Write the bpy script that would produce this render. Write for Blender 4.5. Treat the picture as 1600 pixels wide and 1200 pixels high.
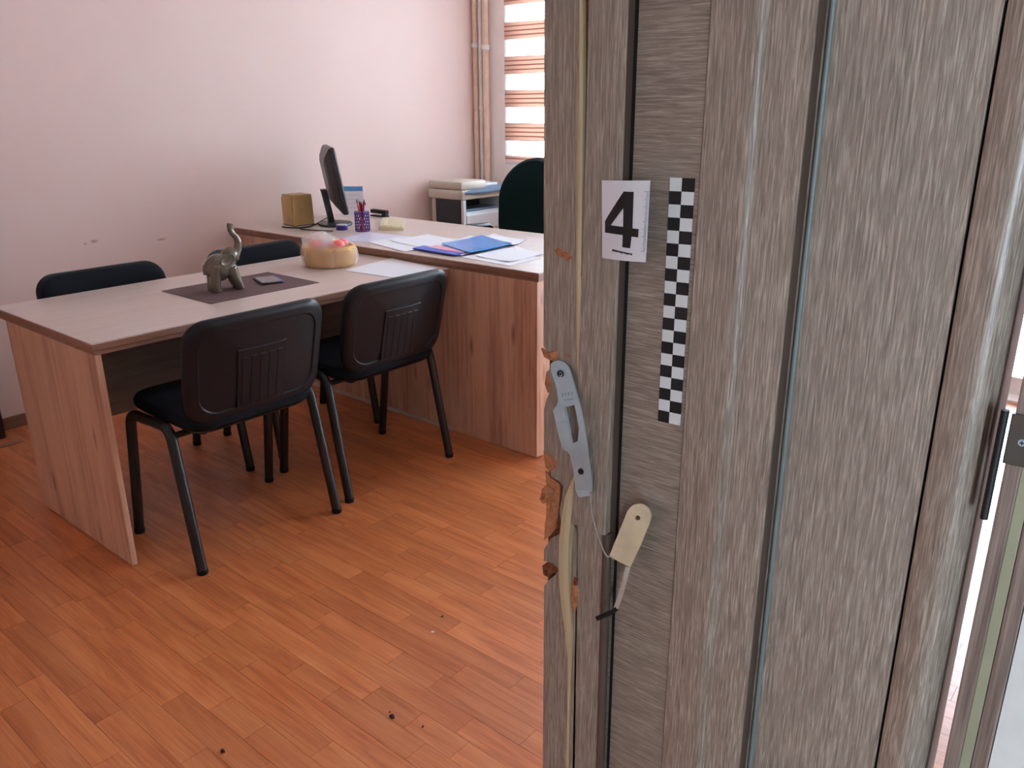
import bpy, bmesh, math, random
from mathutils import Vector, Matrix, geometry
random.seed(7)
for o in list(bpy.data.objects): bpy.data.objects.remove(o)
S = bpy.context.scene
COL = S.collection
PI = math.pi

# ------------------------------------------------------------------ camera
FPX, CH = 1276.46, 1.38
yaw, pit, rol = (math.radians(a) for a in (40.0725, 18.793, -0.41517))
fwd = Vector((math.cos(yaw)*math.cos(pit), math.sin(yaw)*math.cos(pit), -math.sin(pit)))
rt0 = Vector((math.sin(yaw), -math.cos(yaw), 0)); up0 = rt0.cross(fwd)
rgt = math.cos(rol)*rt0 + math.sin(rol)*up0; upv = -math.sin(rol)*rt0 + math.cos(rol)*up0
EYE = Vector((0, 0, CH))
cam = bpy.data.cameras.new('camera'); camo = bpy.data.objects.new('camera', cam); COL.objects.link(camo)
cam.sensor_width = 36; cam.sensor_fit = 'HORIZONTAL'; cam.lens = FPX/1600*36; cam.clip_start = 0.02
m3 = Matrix((rgt, upv, -fwd)).transposed()
camo.matrix_world = Matrix.Translation(EYE) @ m3.to_4x4()
S.camera = camo
def ray(x, y): return ((x-800)/FPX)*rgt - ((y-600)/FPX)*upv + fwd
def on_x(x, y, X): d = ray(x, y); return EYE + d*(X/d.x)
def on_y(x, y, Y): d = ray(x, y); return EYE + d*(Y/d.y)
def on_z(x, y, z): d = ray(x, y); return EYE + d*((z-CH)/d.z)
def to_px(p):
    v = Vector(p)-EYE; w = v.dot(fwd)
    return (800+FPX*v.dot(rgt)/w, 600-FPX*v.dot(upv)/w, w)

# ------------------------------------------------------------------ world, lights, exposure
wd = bpy.data.worlds.new('sky'); S.world = wd; wd.use_nodes = True
bg = wd.node_tree.nodes['Background']; bg.inputs[0].default_value = (0.68, 0.85, 1.0, 1); bg.inputs[1].default_value = 37.0
def area(name, loc, rot, sx, sy, power, col, portal=False):
    l = bpy.data.lights.new(name, 'AREA'); l.shape = 'RECTANGLE'; l.size = sx; l.size_y = sy; l.energy = power; l.color = col
    o = bpy.data.objects.new(name, l); COL.objects.link(o); o.location = loc; o.rotation_euler = rot
    if portal: l.cycles.is_portal = True
    return o
area('window_portal', (4.62, 2.35, 1.7), (0, PI/2, 0), 1.6, 2.75, 1, (1, 1, 1), True)
area('balcony_portal', (4.68, .54, 1.13), (0, PI/2, 0), 2.15, .36, 1, (1, 1, 1), True)  # portal for the added balcony door
area('corridor_portal', (-1.9, -1.75, 1.2), (0, -PI/2, 0), 1.9, .6, 1, (1, 1, 1), True)  # portal for the added corridor window
S.view_settings.view_transform = 'Standard'; S.view_settings.look = 'None'
S.view_settings.gamma = 1; S.view_settings.use_curve_mapping = False
S.view_settings.exposure = 0.22
S.cycles.max_bounces = 10; S.cycles.diffuse_bounces = 6; S.cycles.transparent_max_bounces = 16
S.cycles.sample_clamp_indirect = 6.0

# ------------------------------------------------------------------ materials
def sr(r, g, b):
    f = lambda c: (c/255/12.92) if c <= 10.3 else ((c/255+.055)/1.055)**2.4
    return (f(r), f(g), f(b), 1)
def base_mat(name):
    m = bpy.data.materials.new(name); m.use_nodes = True
    nt = m.node_tree; return m, nt, nt.nodes['Principled BSDF']
def N(nt, t, **kw):
    n = nt.nodes.new(t)
    for k, v in kw.items(): setattr(n, k, v)
    return n
def plain(name, col, rough=.5, metal=0, var=.06, scale=30, bump=0, spec=.5, coat=0):
    m, nt, p = base_mat(name)
    tc = N(nt, 'ShaderNodeTexCoord'); nz = N(nt, 'ShaderNodeTexNoise'); nz.inputs['Scale'].default_value = scale; nz.inputs['Detail'].default_value = 4
    nt.links.new(tc.outputs['Object'], nz.inputs['Vector'])
    cr = N(nt, 'ShaderNodeValToRGB'); e = cr.color_ramp.elements
    e[0].position = .3; e[1].position = .7
    e[0].color = tuple(c*(1-var) for c in col[:3])+(1,); e[1].color = tuple(min(1, c*(1+var)) for c in col[:3])+(1,)
    nt.links.new(nz.outputs['Fac'], cr.inputs[0]); nt.links.new(cr.outputs[0], p.inputs['Base Color'])
    p.inputs['Roughness'].default_value = rough; p.inputs['Metallic'].default_value = metal
    p.inputs['Specular IOR Level'].default_value = spec; p.inputs['Coat Weight'].default_value = coat
    if bump:
        b = N(nt, 'ShaderNodeBump'); b.inputs['Strength'].default_value = bump; b.inputs['Distance'].default_value = .002
        nt.links.new(nz.outputs['Fac'], b.inputs['Height']); nt.links.new(b.outputs[0], p.inputs['Normal'])
    return m
def wood(name, dark, mid, light, axis='Z', fine=90, ratio=18, rough=.45, rnd=False, bump=.15, coarse=.5, knots=False, spec=.5, dist=.35):
    """grain running along the given local axis; fine = lines per metre-ish"""
    m, nt, p = base_mat(name); L = nt.links.new
    tc = N(nt, 'ShaderNodeTexCoord'); vec = tc.outputs['Object']
    if rnd:
        oi = N(nt, 'ShaderNodeObjectInfo'); ge = N(nt, 'ShaderNodeNewGeometry')
        ad = N(nt, 'ShaderNodeMath', operation='ADD'); L(oi.outputs['Random'], ad.inputs[0]); L(ge.outputs['Random Per Island'], ad.inputs[1])
        fr = N(nt, 'ShaderNodeMath', operation='FRACT'); L(ad.outputs[0], fr.inputs[0])
        ml = N(nt, 'ShaderNodeMath', operation='MULTIPLY'); ml.inputs[1].default_value = 37.0; L(fr.outputs[0], ml.inputs[0])
        va = N(nt, 'ShaderNodeVectorMath', operation='ADD'); L(vec, va.inputs[0]); L(ml.outputs[0], va.inputs[1]); vec = va.outputs[0]
    def stretched(sc, rat):
        mp = N(nt, 'ShaderNodeMapping'); s = [sc]*3; s['XYZ'.index(axis)] = sc/rat; mp.inputs['Scale'].default_value = s; L(vec, mp.inputs[0])
        n = N(nt, 'ShaderNodeTexNoise'); n.inputs['Scale'].default_value = 1; n.inputs['Detail'].default_value = 5; n.inputs['Roughness'].default_value = .6
        n.inputs['Distortion'].default_value = dist; L(mp.outputs[0], n.inputs['Vector']); return n.outputs['Fac']
    a = stretched(fine, ratio*2.2); b = stretched(fine*.16, ratio*.55)
    mx = N(nt, 'ShaderNodeMath', operation='MULTIPLY_ADD'); L(b, mx.inputs[0]); mx.inputs[1].default_value = coarse
    m2 = N(nt, 'ShaderNodeMath', operation='MULTIPLY'); L(a, m2.inputs[0]); m2.inputs[1].default_value = 1-coarse; L(m2.outputs[0], mx.inputs[2])
    fac = mx.outputs[0]
    cr = N(nt, 'ShaderNodeValToRGB'); e = cr.color_ramp.elements; e[0].position = .36; e[0].color = dark; e[1].position = .66; e[1].color = light
    k = e.new(.5); k.color = mid; L(fac, cr.inputs[0]); col = cr.outputs[0]
    if knots:
        mp = N(nt, 'ShaderNodeMapping'); s = [9.0]*3; s['XYZ'.index(axis)] = 2.2; mp.inputs['Scale'].default_value = s; L(vec, mp.inputs[0])
        vo = N(nt, 'ShaderNodeTexVoronoi'); vo.inputs['Scale'].default_value = 1; L(mp.outputs[0], vo.inputs['Vector'])
        kr = N(nt, 'ShaderNodeValToRGB'); ke = kr.color_ramp.elements; ke[0].position = .03; ke[0].color = (.35, .25, .22, 1); ke[1].position = .13; ke[1].color = (1, 1, 1, 1)
        L(vo.outputs['Distance'], kr.inputs[0])
        mm = N(nt, 'ShaderNodeMix', data_type='RGBA', blend_type='MULTIPLY'); mm.inputs[0].default_value = .8; L(col, mm.inputs[6]); L(kr.outputs[0], mm.inputs[7]); col = mm.outputs[2]
    if rnd:
        hs = N(nt, 'ShaderNodeHueSaturation'); L(col, hs.inputs['Color'])
        mr = N(nt, 'ShaderNodeMapRange'); mr.inputs[3].default_value = .89; mr.inputs[4].default_value = 1.12; L(fr.outputs[0], mr.inputs[0]); L(mr.outputs[0], hs.inputs['Value']); col = hs.outputs[0]
    L(col, p.inputs['Base Color']); p.inputs['Roughness'].default_value = rough; p.inputs['Specular IOR Level'].default_value = spec
    if bump:
        bu = N(nt, 'ShaderNodeBump'); bu.inputs['Strength'].default_value = bump; bu.inputs['Distance'].default_value = .001; L(a, bu.inputs['Height']); L(bu.outputs[0], p.inputs['Normal'])
    return m

M = {}
M['floor'] = wood('laminate_beech', sr(162, 86, 48), sr(190, 112, 66), sr(206, 132, 84), 'Y', 150, 18, .34, True, .05, .6, dist=.9)
M['floor_base'] = plain('laminate_joint', sr(96, 52, 32), .6)
M['oak'] = wood('oak_laminate', sr(166, 122, 100), sr(202, 160, 134), sr(216, 178, 152), 'Z', 70, 14, .42, False, .08, .6, True)
M['oak_shaded'] = wood('oak_laminate_shaded', sr(88, 72, 62), sr(106, 88, 76), sr(120, 102, 90), 'X', 70, 14, .5, False, .06, .6)  # same oak darkened, shade under the tabletop put into the colour
M['top'] = wood('pale_oak_top', sr(200, 180, 170), sr(207, 188, 179), sr(213, 196, 188), 'X', 80, 16, .33, False, .03, .5)
M['top_y'] = wood('pale_oak_desktop', sr(200, 180, 170), sr(207, 188, 179), sr(213, 196, 188), 'Y', 80, 16, .33, False, .03, .5)
M['edge'] = wood('brown_edge_band', sr(128, 92, 74), sr(142, 104, 84), sr(152, 114, 94), 'X', 60, 14, .45, False, .03)
M['film'] = wood('grey_beige_film_upright', sr(122, 108, 97), sr(147, 132, 119), sr(186, 171, 157), 'Z', 820, 11, .42, False, .5, .14, dist=.8)
M['film_h'] = wood('grey_beige_film_level', sr(118, 105, 94), sr(141, 127, 114), sr(174, 160, 146), 'Y', 820, 11, .45, False, .5, .14, dist=.8)
M['film_gloss'] = wood('grey_beige_film_moulding', sr(122, 108, 97), sr(147, 132, 119), sr(186, 171, 157), 'Z', 820, 11, .24, False, .18, .14, dist=.8)
M['mdf'] = plain('torn_fibreboard', sr(182, 118, 80), .95, var=.2, scale=260, bump=.9)
M['mdf_dark'] = plain('torn_fibreboard_deep', sr(120, 66, 40), .95, var=.4, scale=240, bump=.9)
M['palewood'] = wood('raw_pale_wood', sr(164, 142, 108), sr(196, 176, 140), sr(212, 194, 160), 'Z', 200, 14, .7)
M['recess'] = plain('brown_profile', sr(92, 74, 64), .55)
M['bead'] = plain('pale_grey_bead', sr(120, 130, 128), .3)
M['edgeband'] = plain('pale_grey_edge_band', sr(236, 239, 238), .35)
M['blackline'] = plain('black_groove_and_shadow', sr(16, 14, 14), .8)
M['jamb'] = wood('brown_grey_jamb', sr(96, 80, 72), sr(124, 106, 96), sr(150, 132, 120), 'Z', 420, 22, .5, False, .2, .3)
M['gasket'] = plain('olive_gasket', sr(150, 148, 122), .6)
M['plaster'] = plain('grey_white_plaster', sr(214, 212, 206), .85, var=.03, scale=60, bump=.1)
M['zinc'] = plain('zinc_plated_steel', sr(178, 200, 208), .32, .4, .08, 60)
M['zinc_y'] = plain('yellow_zinc_steel', sr(220, 214, 182), .34, .35, .12, 45)
M['steel'] = plain('bare_steel', sr(206, 212, 206), .25, .55, .05, 80)
M['darksteel'] = plain('dark_screw_steel', sr(58, 60, 64), .35, .9, .1, 100)
M['hinge'] = plain('grey_brown_hinge', sr(96, 92, 86), .42, .6, .05)
M['black'] = plain('matt_black', sr(14, 14, 16), .5)
M['card'] = plain('white_card', sr(232, 232, 238), .55, var=.02, scale=12)
M['ink'] = plain('black_ink', sr(14, 14, 16), .6)
M['tapewhite'] = plain('white_sticker', sr(222, 226, 226), .5, var=.02)
M['plastic'] = plain('black_chair_plastic', sr(11, 16, 23), .42, var=.05, scale=400, bump=.08, spec=.32)
M['fabric'] = plain('black_chair_fabric', sr(17, 20, 27), .92, var=.25, scale=900, bump=.4, spec=.2)
M['tube'] = plain('black_painted_tube', sr(18, 19, 21), .38)
M['green'] = plain('dark_green_fabric', sr(12, 34, 34), .95, var=.2, scale=700, bump=.3, spec=.2)
M['mat'] = plain('brown_desk_mat', sr(92, 66, 66), .75, var=.08, scale=300)
M['bronze'] = plain('grey_bronze_glaze', sr(106, 98, 84), .24, .35, .1, 40, coat=.5)
M['paper'] = plain('white_paper', sr(236, 238, 244), .75, var=.01)
M['paper_v'] = plain('violet_tinted_sleeve', sr(218, 218, 240), .3, var=.03)
M['paper_p'] = plain('pink_paper', sr(226, 160, 176), .7)
M['blue'] = plain('bright_blue_plastic', sr(30, 158, 250), .22, var=.12, scale=25, coat=.4)
M['navy'] = plain('dark_blue_plastic', sr(20, 78, 200), .3, var=.1)
M['beige'] = plain('beige_printer_plastic', sr(206, 198, 182), .45, var=.02)
M['offwhite'] = plain('white_printer_plastic', sr(222, 226, 230), .4, var=.02)
M['charcoal'] = plain('charcoal_plastic', sr(38, 42, 50), .5)
M['slate'] = plain('slate_blue_panel', sr(84, 104, 128), .4, var=.25, scale=160)
M['monitor'] = plain('black_monitor_plastic', sr(44, 42, 44), .42)
M['screen'] = plain('dark_screen', sr(12, 13, 16), .15)
M['tan'] = plain('tan_plastic', sr(186, 156, 100), .5, var=.05)
M['tanlabel'] = plain('grey_label', sr(170, 150, 130), .6)
M['cream'] = plain('cream_plastic', sr(212, 202, 168), .5, var=.03)
M['calblue'] = plain('calendar_blue', sr(92, 156, 214), .6)
M['purple'] = plain('violet_mesh', sr(72, 46, 132), .35, .3, .1)
M['red'] = plain('red_lacquer', sr(214, 42, 62), .4)
M['magenta'] = plain('magenta_lacquer', sr(150, 34, 92), .4)
M['orange'] = plain('orange_lacquer', sr(232, 104, 60), .4)
M['bread'] = plain('golden_crust', sr(212, 164, 84), .6, var=.22, scale=35, bump=.3)
M['pink'] = plain('coral_pink_wrapper', sr(236, 110, 104), .4, var=.2, scale=80)
M['phone'] = plain('phone_glass', sr(112, 112, 122), .12)
M['bluecase'] = plain('blue_case', sr(70, 110, 190), .4)
M['pipe'] = plain('peach_painted_pipe', sr(228, 198, 178), .4)
M['pipewhite'] = plain('white_clamp_and_lit_edge', sr(240, 236, 234), .35)
M['whitepaint'] = plain('white_paint', sr(236, 236, 236), .4, var=.02)
M['darkbrown'] = wood('dark_brown_cupboard', sr(44, 26, 22), sr(58, 36, 30), sr(70, 44, 36), 'Z', 60, 14, .5)
M['ceil'] = plain('white_ceiling', sr(236, 232, 228), .9, var=.02)
M['corridor'] = plain('corridor_plaster', sr(200, 198, 194), .9, var=.03)
M['corridor_floor'] = plain('corridor_tile', sr(160, 150, 140), .5)
M['strip'] = plain('pale_plinth_strip', sr(196, 184, 176), .5)
M['crumb_d'] = plain('black_crumb', sr(24, 18, 16), .8)
M['crumb_w'] = plain('white_crumb', sr(236, 226, 226), .8)
M['concrete'] = plain('facade', sr(200, 196, 190), .9)

def wall_mat():
    m, nt, p = base_mat('pink_wall_paint'); L = nt.links.new
    tc = N(nt, 'ShaderNodeTexCoord'); nz = N(nt, 'ShaderNodeTexNoise'); nz.inputs['Scale'].default_value = 2.5; L(tc.outputs['Object'], nz.inputs['Vector'])
    cr = N(nt, 'ShaderNodeValToRGB'); cr.color_ramp.elements[0].color = sr(236, 213, 205); cr.color_ramp.elements[1].color = sr(240, 220, 213); L(nz.outputs['Fac'], cr.inputs[0])
    col = cr.outputs[0]
    for (px, py, rx, rz) in ((147, 377, .022, .012), (133, 381, .012, .006), (252, 374, .03, .008)):      # scuffs on the paint
        c = on_y(px, py, 4.0)
        mp = N(nt, 'ShaderNodeMapping', vector_type='POINT'); mp.inputs['Location'].default_value = (-c.x/rx, 0, -c.z/rz); mp.inputs['Scale'].default_value = (1/rx, 0, 1/rz)
        L(tc.outputs['Object'], mp.inputs[0]); ln = N(nt, 'ShaderNodeVectorMath', operation='LENGTH'); L(mp.outputs[0], ln.inputs[0])
        mr = N(nt, 'ShaderNodeMapRange'); mr.inputs[1].default_value = .3; mr.inputs[2].default_value = 1; mr.inputs[3].default_value = .5; mr.inputs[4].default_value = 0; L(ln.outputs['Value'], mr.inputs[0])
        mx = N(nt, 'ShaderNodeMix', data_type='RGBA'); L(mr.outputs[0], mx.inputs[0]); L(col, mx.inputs[6]); mx.inputs[7].default_value = sr(130, 84, 66); col = mx.outputs[2]
    L(col, p.inputs['Base Color']); p.inputs['Roughness'].default_value = .8
    n2 = N(nt, 'ShaderNodeTexNoise'); n2.inputs['Scale'].default_value = 120; L(tc.outputs['Object'], n2.inputs['Vector'])
    b = N(nt, 'ShaderNodeBump'); b.inputs['Strength'].default_value = .05; L(n2.outputs['Fac'], b.inputs['Height']); L(b.outputs[0], p.inputs['Normal'])
    return m
M['wall'] = wall_mat()
def sheer_mat(name, col, transp, transl):
    m, nt, p = base_mat(name); L = nt.links.new
    p.inputs['Base Color'].default_value = col; p.inputs['Roughness'].default_value = .8
    tl = N(nt, 'ShaderNodeBsdfTranslucent'); tl.inputs[0].default_value = col
    tr = N(nt, 'ShaderNodeBsdfTransparent')
    a = N(nt, 'ShaderNodeMixShader'); a.inputs[0].default_value = transl; L(p.outputs[0], a.inputs[1]); L(tl.outputs[0], a.inputs[2])
    b = N(nt, 'ShaderNodeMixShader'); b.inputs[0].default_value = transp; L(a.outputs[0], b.inputs[1]); L(tr.outputs[0], b.inputs[2])
    L(b.outputs[0], nt.nodes['Material Output'].inputs[0]); return m, nt, p, tl
M['sheer'] = sheer_mat('sheer_white_voile', (.95, .96, .98, 1), .5, .9)[0]
mb, nt, p, tl = sheer_mat('peach_blind_fabric', sr(226, 196, 180), 0, .3)
tc = N(nt, 'ShaderNodeTexCoord'); wv = N(nt, 'ShaderNodeTexWave', wave_type='BANDS', bands_direction='Z'); wv.inputs['Scale'].default_value = 11.5; wv.inputs['Distortion'].default_value = .3
nt.links.new(tc.outputs['Object'], wv.inputs['Vector'])
cr = N(nt, 'ShaderNodeValToRGB'); cr.color_ramp.elements[0].position = .08; cr.color_ramp.elements[0].color = sr(168, 122, 108); cr.color_ramp.elements[1].position = .3; cr.color_ramp.elements[1].color = sr(232, 204, 188)
nt.links.new(wv.outputs['Fac'], cr.inputs[0]); nt.links.new(cr.outputs[0], p.inputs['Base Color']); nt.links.new(cr.outputs[0], tl.inputs[0])
M['blind'] = mb
M['bag'] = sheer_mat('clear_plastic_bag', (.95, .95, .97, 1), .7, .4)[0]
M['bag'].node_tree.nodes['Principled BSDF'].inputs['Roughness'].default_value = .15
def glass_mat():
    m, nt, p = base_mat('window_glass'); L = nt.links.new
    tr = N(nt, 'ShaderNodeBsdfTransparent'); gl = N(nt, 'ShaderNodeBsdfGlossy'); gl.inputs['Roughness'].default_value = .02
    fr = N(nt, 'ShaderNodeFresnel'); mx = N(nt, 'ShaderNodeMixShader'); L(fr.outputs[0], mx.inputs[0]); L(tr.outputs[0], mx.inputs[1]); L(gl.outputs[0], mx.inputs[2])
    L(mx.outputs[0], nt.nodes['Material Output'].inputs[0]); return m
M['glass'] = glass_mat()
def lamp_mat(name, col, s):
    m, nt, p = base_mat(name); p.inputs['Emission Color'].default_value = col; p.inputs['Emission Strength'].default_value = s; p.inputs['Base Color'].default_value = (.9, .9, .9, 1); return m
M['lamp'] = lamp_mat('corridor_lamp_diffuser', (.93, .97, 1.0, 1), 6.0)

# ------------------------------------------------------------------ mesh helpers
def box(bm, x0, x1, y0, y1, z0, z1, bev=0, seg=2):
    r = bmesh.ops.create_cube(bm, size=1, matrix=Matrix.Translation(((x0+x1)/2, (y0+y1)/2, (z0+z1)/2)) @ Matrix.Diagonal((x1-x0, y1-y0, z1-z0, 1)))
    if bev:
        vs = set(r['verts']); es = [e for e in bm.edges if e.verts[0] in vs and e.verts[1] in vs]
        bmesh.ops.bevel(bm, geom=es, offset=bev, segments=seg, profile=.5, affect='EDGES')
    return bm
def bx(*a, **k): return box(bmesh.new(), *a, **k)
def loft(bm, rings, close=True, cap=True):
    R = [[bm.verts.new(p) for p in r] for r in rings]; n = len(R[0])
    for a, b in zip(R, R[1:]):
        for i in range(n if close else n-1):
            j = (i+1) % n
            try: bm.faces.new((a[i], a[j], b[j], b[i]))
            except ValueError: pass
    if cap and close:
        for r in (R[0], R[-1]):
            try: bm.faces.new(r)
            except ValueError: pass
    return bm
def tube(bm, pts, rad, seg=10, flat=1.0, up=None):
    """tube along points; rad number or list; flat squashes the second axis"""
    P = [Vector(p) for p in pts]; n = len(P); rings = []; ref = Vector(up) if up else Vector((0, 0, 1)); a = None
    for i, p in enumerate(P):
        t = (P[min(i+1, n-1)]-P[max(i-1, 0)]).normalized()
        if a is None:
            a = t.cross(ref)
            if a.length < .05: a = t.cross(Vector((1, 0, 0)))
        else: a = a-t*a.dot(t)
        a.normalize(); b = a.cross(t).normalized()
        r = rad[i] if isinstance(rad, (list, tuple)) else rad
        rings.append([p + a*math.cos(2*PI*k/seg)*r + b*math.sin(2*PI*k/seg)*r*flat for k in range(seg)])
    return loft(bm, rings)
def lathe(bm, prof, seg=24, c=(0, 0, 0), sx=1, sy=1):
    return loft(bm, [[(c[0]+r*sx*math.cos(2*PI*k/seg), c[1]+r*sy*math.sin(2*PI*k/seg), c[2]+z) for k in range(seg)] for r, z in prof])
def ball(bm, c, r, sc=(1, 1, 1), sub=3, rot=None):
    mt = Matrix.Translation(c) @ (rot.to_4x4() if rot else Matrix.Identity(4)) @ Matrix.Diagonal((sc[0]*r, sc[1]*r, sc[2]*r, 1))
    bmesh.ops.create_icosphere(bm, subdivisions=sub, radius=1, matrix=mt); return bm
def arc_pts(pts, r, n=5):
    """round the inner corners of a polyline"""
    P = [Vector(p) for p in pts]; out = [P[0]]
    for a, b, c in zip(P, P[1:], P[2:]):
        d1 = (a-b).normalized(); d2 = (c-b).normalized(); p0 = b+d1*r; p2 = b+d2*r
        for k in range(n+1):
            t = k/n; out.append(p0*(1-t)**2 + b*2*t*(1-t) + p2*t*t)
    out.append(P[-1]); return out
def obj(name, bm, mat, parent=None, smooth=False, loc=None, rot=None, label=None):
    bmesh.ops.recalc_face_normals(bm, faces=bm.faces[:])
    me = bpy.data.meshes.new(name); bm.to_mesh(me); bm.free()
    me.materials.append(M[mat] if isinstance(mat, str) else mat)
    if smooth:
        for f in me.polygons: f.use_smooth = True
        if smooth != 'all':
            try: me.set_sharp_from_angle(angle=math.radians(38))
            except Exception: pass
    o = bpy.data.objects.new(name, me); COL.objects.link(o)
    if parent: o.parent = parent
    if loc: o.location = loc
    if rot: o.rotation_euler = rot
    if label: o['label'] = label
    return o
def tag(o, label, cat=None, group=None, kind=None):
    o['label'] = label
    if cat: o['category'] = cat
    if group: o['group'] = group
    if kind: o['kind'] = kind
    return o
def thing(name, label, cat, loc=(0, 0, 0), rz=0, group=None, kind=None):
    o = bpy.data.objects.new(name, None); COL.objects.link(o); o.location = loc; o.rotation_euler = (0, 0, rz); o.empty_display_size = .05
    return tag(o, label, cat, group, kind)
def struct(name, bm, mat, label, smooth=False): return tag(obj(name, bm, mat, None, smooth), label, kind='structure')
def dup(o, parent=None):
    c = o.copy(); COL.objects.link(c); c.parent = parent
    for ch in o.children: dup(ch, c)
    return c
def poly_prism(bm, pts, holes, place, thick):
    """pts: 2-D outline (+holes) tessellated, place(u, v) -> Vector front point, thick: offset Vector to the back"""
    loops = [[Vector((p[0], p[1], 0)) for p in L] for L in [pts]+list(holes)]
    flat = [p for L in loops for p in L]; tris = geometry.tessellate_polygon(loops)
    fr = [bm.verts.new(place(p.x, p.y)) for p in flat]; bk = [bm.verts.new(place(p.x, p.y)+Vector(thick)) for p in flat]
    for t in tris:
        try: bm.faces.new([fr[i] for i in t]); bm.faces.new([bk[i] for i in reversed(t)])
        except ValueError: pass
    s = 0
    for L in loops:
        n = len(L)
        for i in range(n):
            a, b = s+i, s+(i+1) % n
            try: bm.faces.new((fr[a], fr[b], bk[b], bk[a]))
            except ValueError: pass
        s += n
    return bm

def print_sheet(bm, pts, holes, place, cuts=5):
    """flat print that follows a curved sheet"""
    loops = [[Vector((p[0], p[1], 0)) for p in L] for L in [pts]+list(holes)]; flat = [p for L in loops for p in L]
    V = [bm.verts.new(p) for p in flat]; new = []
    for t in geometry.tessellate_polygon(loops): new.append(bm.faces.new([V[i] for i in t]))
    bmesh.ops.subdivide_edges(bm, edges=bm.edges[:], cuts=cuts, use_grid_fill=True)
    for v in bm.verts: v.co = place(v.co.x, v.co.y)
    return bm

# ------------------------------------------------------------------ setting
XW, YB, XL, YD, ZC = 4.40, 4.00, -1.6, 0.064, 2.75       # window wall, back wall, left wall, door wall (room face), ceiling
WY0, WY1, WZ0, WZ1 = 1.05, 3.66, 0.93, 2.45; BD0, BD1, BDZ = .3, .78, 2.22
floor = struct('floor', bx(XL-.1, XW+.1, YD-.02, YB+.1, -.1, -.0045), 'floor_base', 'orange beech laminate floor of the office')
SW = .0652; x = .957-math.ceil((.957-XL)/SW)*SW; planks = []
while x < XW:
    y = YD-.02-random.random()*.4
    while y < YB:
        ln = random.choice((.15, .22, .3, .36, .42, .5, .58)); a, b = max(y, YD-.02), min(y+ln, YB); y += ln
        if b-a > .01: planks.append((max(x, XL), min(x+SW, XW), a, b))
    x += SW
def seen_area(q):
    cx, cy = (q[0]+q[1])/2, (q[2]+q[3])/2
    p = to_px((cx, cy, 0))
    if p[2] < .2 or not (-40 < p[0] < 870 and 560 < p[1] < 1260): return 0
    return (q[1]-q[0])*(q[3]-q[2])/p[2]**3
planks.sort(key=seen_area, reverse=True)
pm = {}
for i, (a, b, c, d) in enumerate(planks[:300]):
    g = .0004; w, l = b-a-2*g, d-c-2*g; key = (round(w, 4), round(l, 4))
    if key not in pm:
        o = obj('plank', bx(-w/2, w/2, -l/2, l/2, -.0045, 0), 'floor', floor, loc=((a+b)/2, (c+d)/2, 0)); pm[key] = o.data
    else:
        o = bpy.data.objects.new('plank', pm[key]); COL.objects.link(o); o.parent = floor; o.location = ((a+b)/2, (c+d)/2, 0)
bm = bmesh.new()
for (a, b, c, d) in planks[300:]: box(bm, a+.0004, b-.0004, c+.0004, d-.0004, -.0045, 0)
o = obj('plank_field', bm, 'floor', floor); o['kind'] = 'stuff'; o['label'] = 'rest of the beech laminate strips'
struct('wall_back', bx(XL-.12, XW+.12, YB, YB+.12, -.1, ZC+.1), 'wall', 'pink painted back wall behind the desks')
bm = bmesh.new()
def holed(bm, axis, p0, p1, lo, hi, z0, z1, holes):
    cuts = sorted({lo, hi, *[h[0] for h in holes], *[h[1] for h in holes]})
    for a, b in zip(cuts, cuts[1:]):
        zz = z0
        for h in sorted([h for h in holes if h[0] <= a+1e-6 and h[1] >= b-1e-6], key=lambda h: h[2])+[(0, 0, z1, z1)]:
            if h[2]-zz > 1e-4: box(bm, *((p0, p1, a, b) if axis == 'x' else (a, b, p0, p1)), zz, h[2])
            zz = h[3]
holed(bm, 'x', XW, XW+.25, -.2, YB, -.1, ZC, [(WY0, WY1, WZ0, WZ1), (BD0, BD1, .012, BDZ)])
struct('wall_window', bm, plain('window_wall_lightened', sr(246, 238, 234), .8, var=.02, scale=3), 'pink wall around the bright window, lightened to look lit')  # wall paint lightened to stand in for window light on it
struct('wall_left', bx(XL-.12, XL, -.2, YB+.12, -.1, ZC+.1), 'wall', 'pink wall on the far left of the office')
struct('ceiling', bx(XL-.12, XW+.25, -2.4, YB+.12, ZC, ZC+.1), 'ceil', 'white ceiling')
JX = .561; DX0 = -.78                                   # doorway opening from DX0 to JX
bm = bmesh.new()
box(bm, XL-.12, DX0, -.2, YD, -.1, ZC); box(bm, JX+.05, XW+.1, -.2, YD-.002, -.1, ZC); box(bm, DX0, JX+.05, -.2, YD, 2.12, ZC)
struct('wall_door', bm, 'wall', 'wall with the doorway the camera looks through')
struct('wall_reveal', bx(JX+.0015, JX+.05, -.2, .0388, -.1, 2.12), 'plaster', 'light grey reveal beside the door jamb')
struct('wall_corridor', bx(XL-.24, XW+.25, -2.4, -2.28, -.1, ZC), 'corridor', 'grey corridor wall opposite the doorway')
bm = bmesh.new(); holed(bm, 'x', XL-.24, XL-.12, -2.28, -.2, -.1, ZC, [(-2.1, -1.4, .2, 2.2)]); box(bm, XW+.1, XW+.25, -2.4, -.2, -.1, ZC)
struct('wall_corridor_end', bm, 'corridor', 'end walls of the corridor')
struct('floor_corridor', bx(XL-.12, XW+.25, -2.4, YD-.02, -.1, -.001), 'corridor_floor', 'grey floor of the corridor')
struct('baseboard_back', bx(1.14, .962+1.46, YB-.014, YB, 0, .055, bev=.004), 'edge', 'low brown baseboard along the pink wall')

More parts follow.
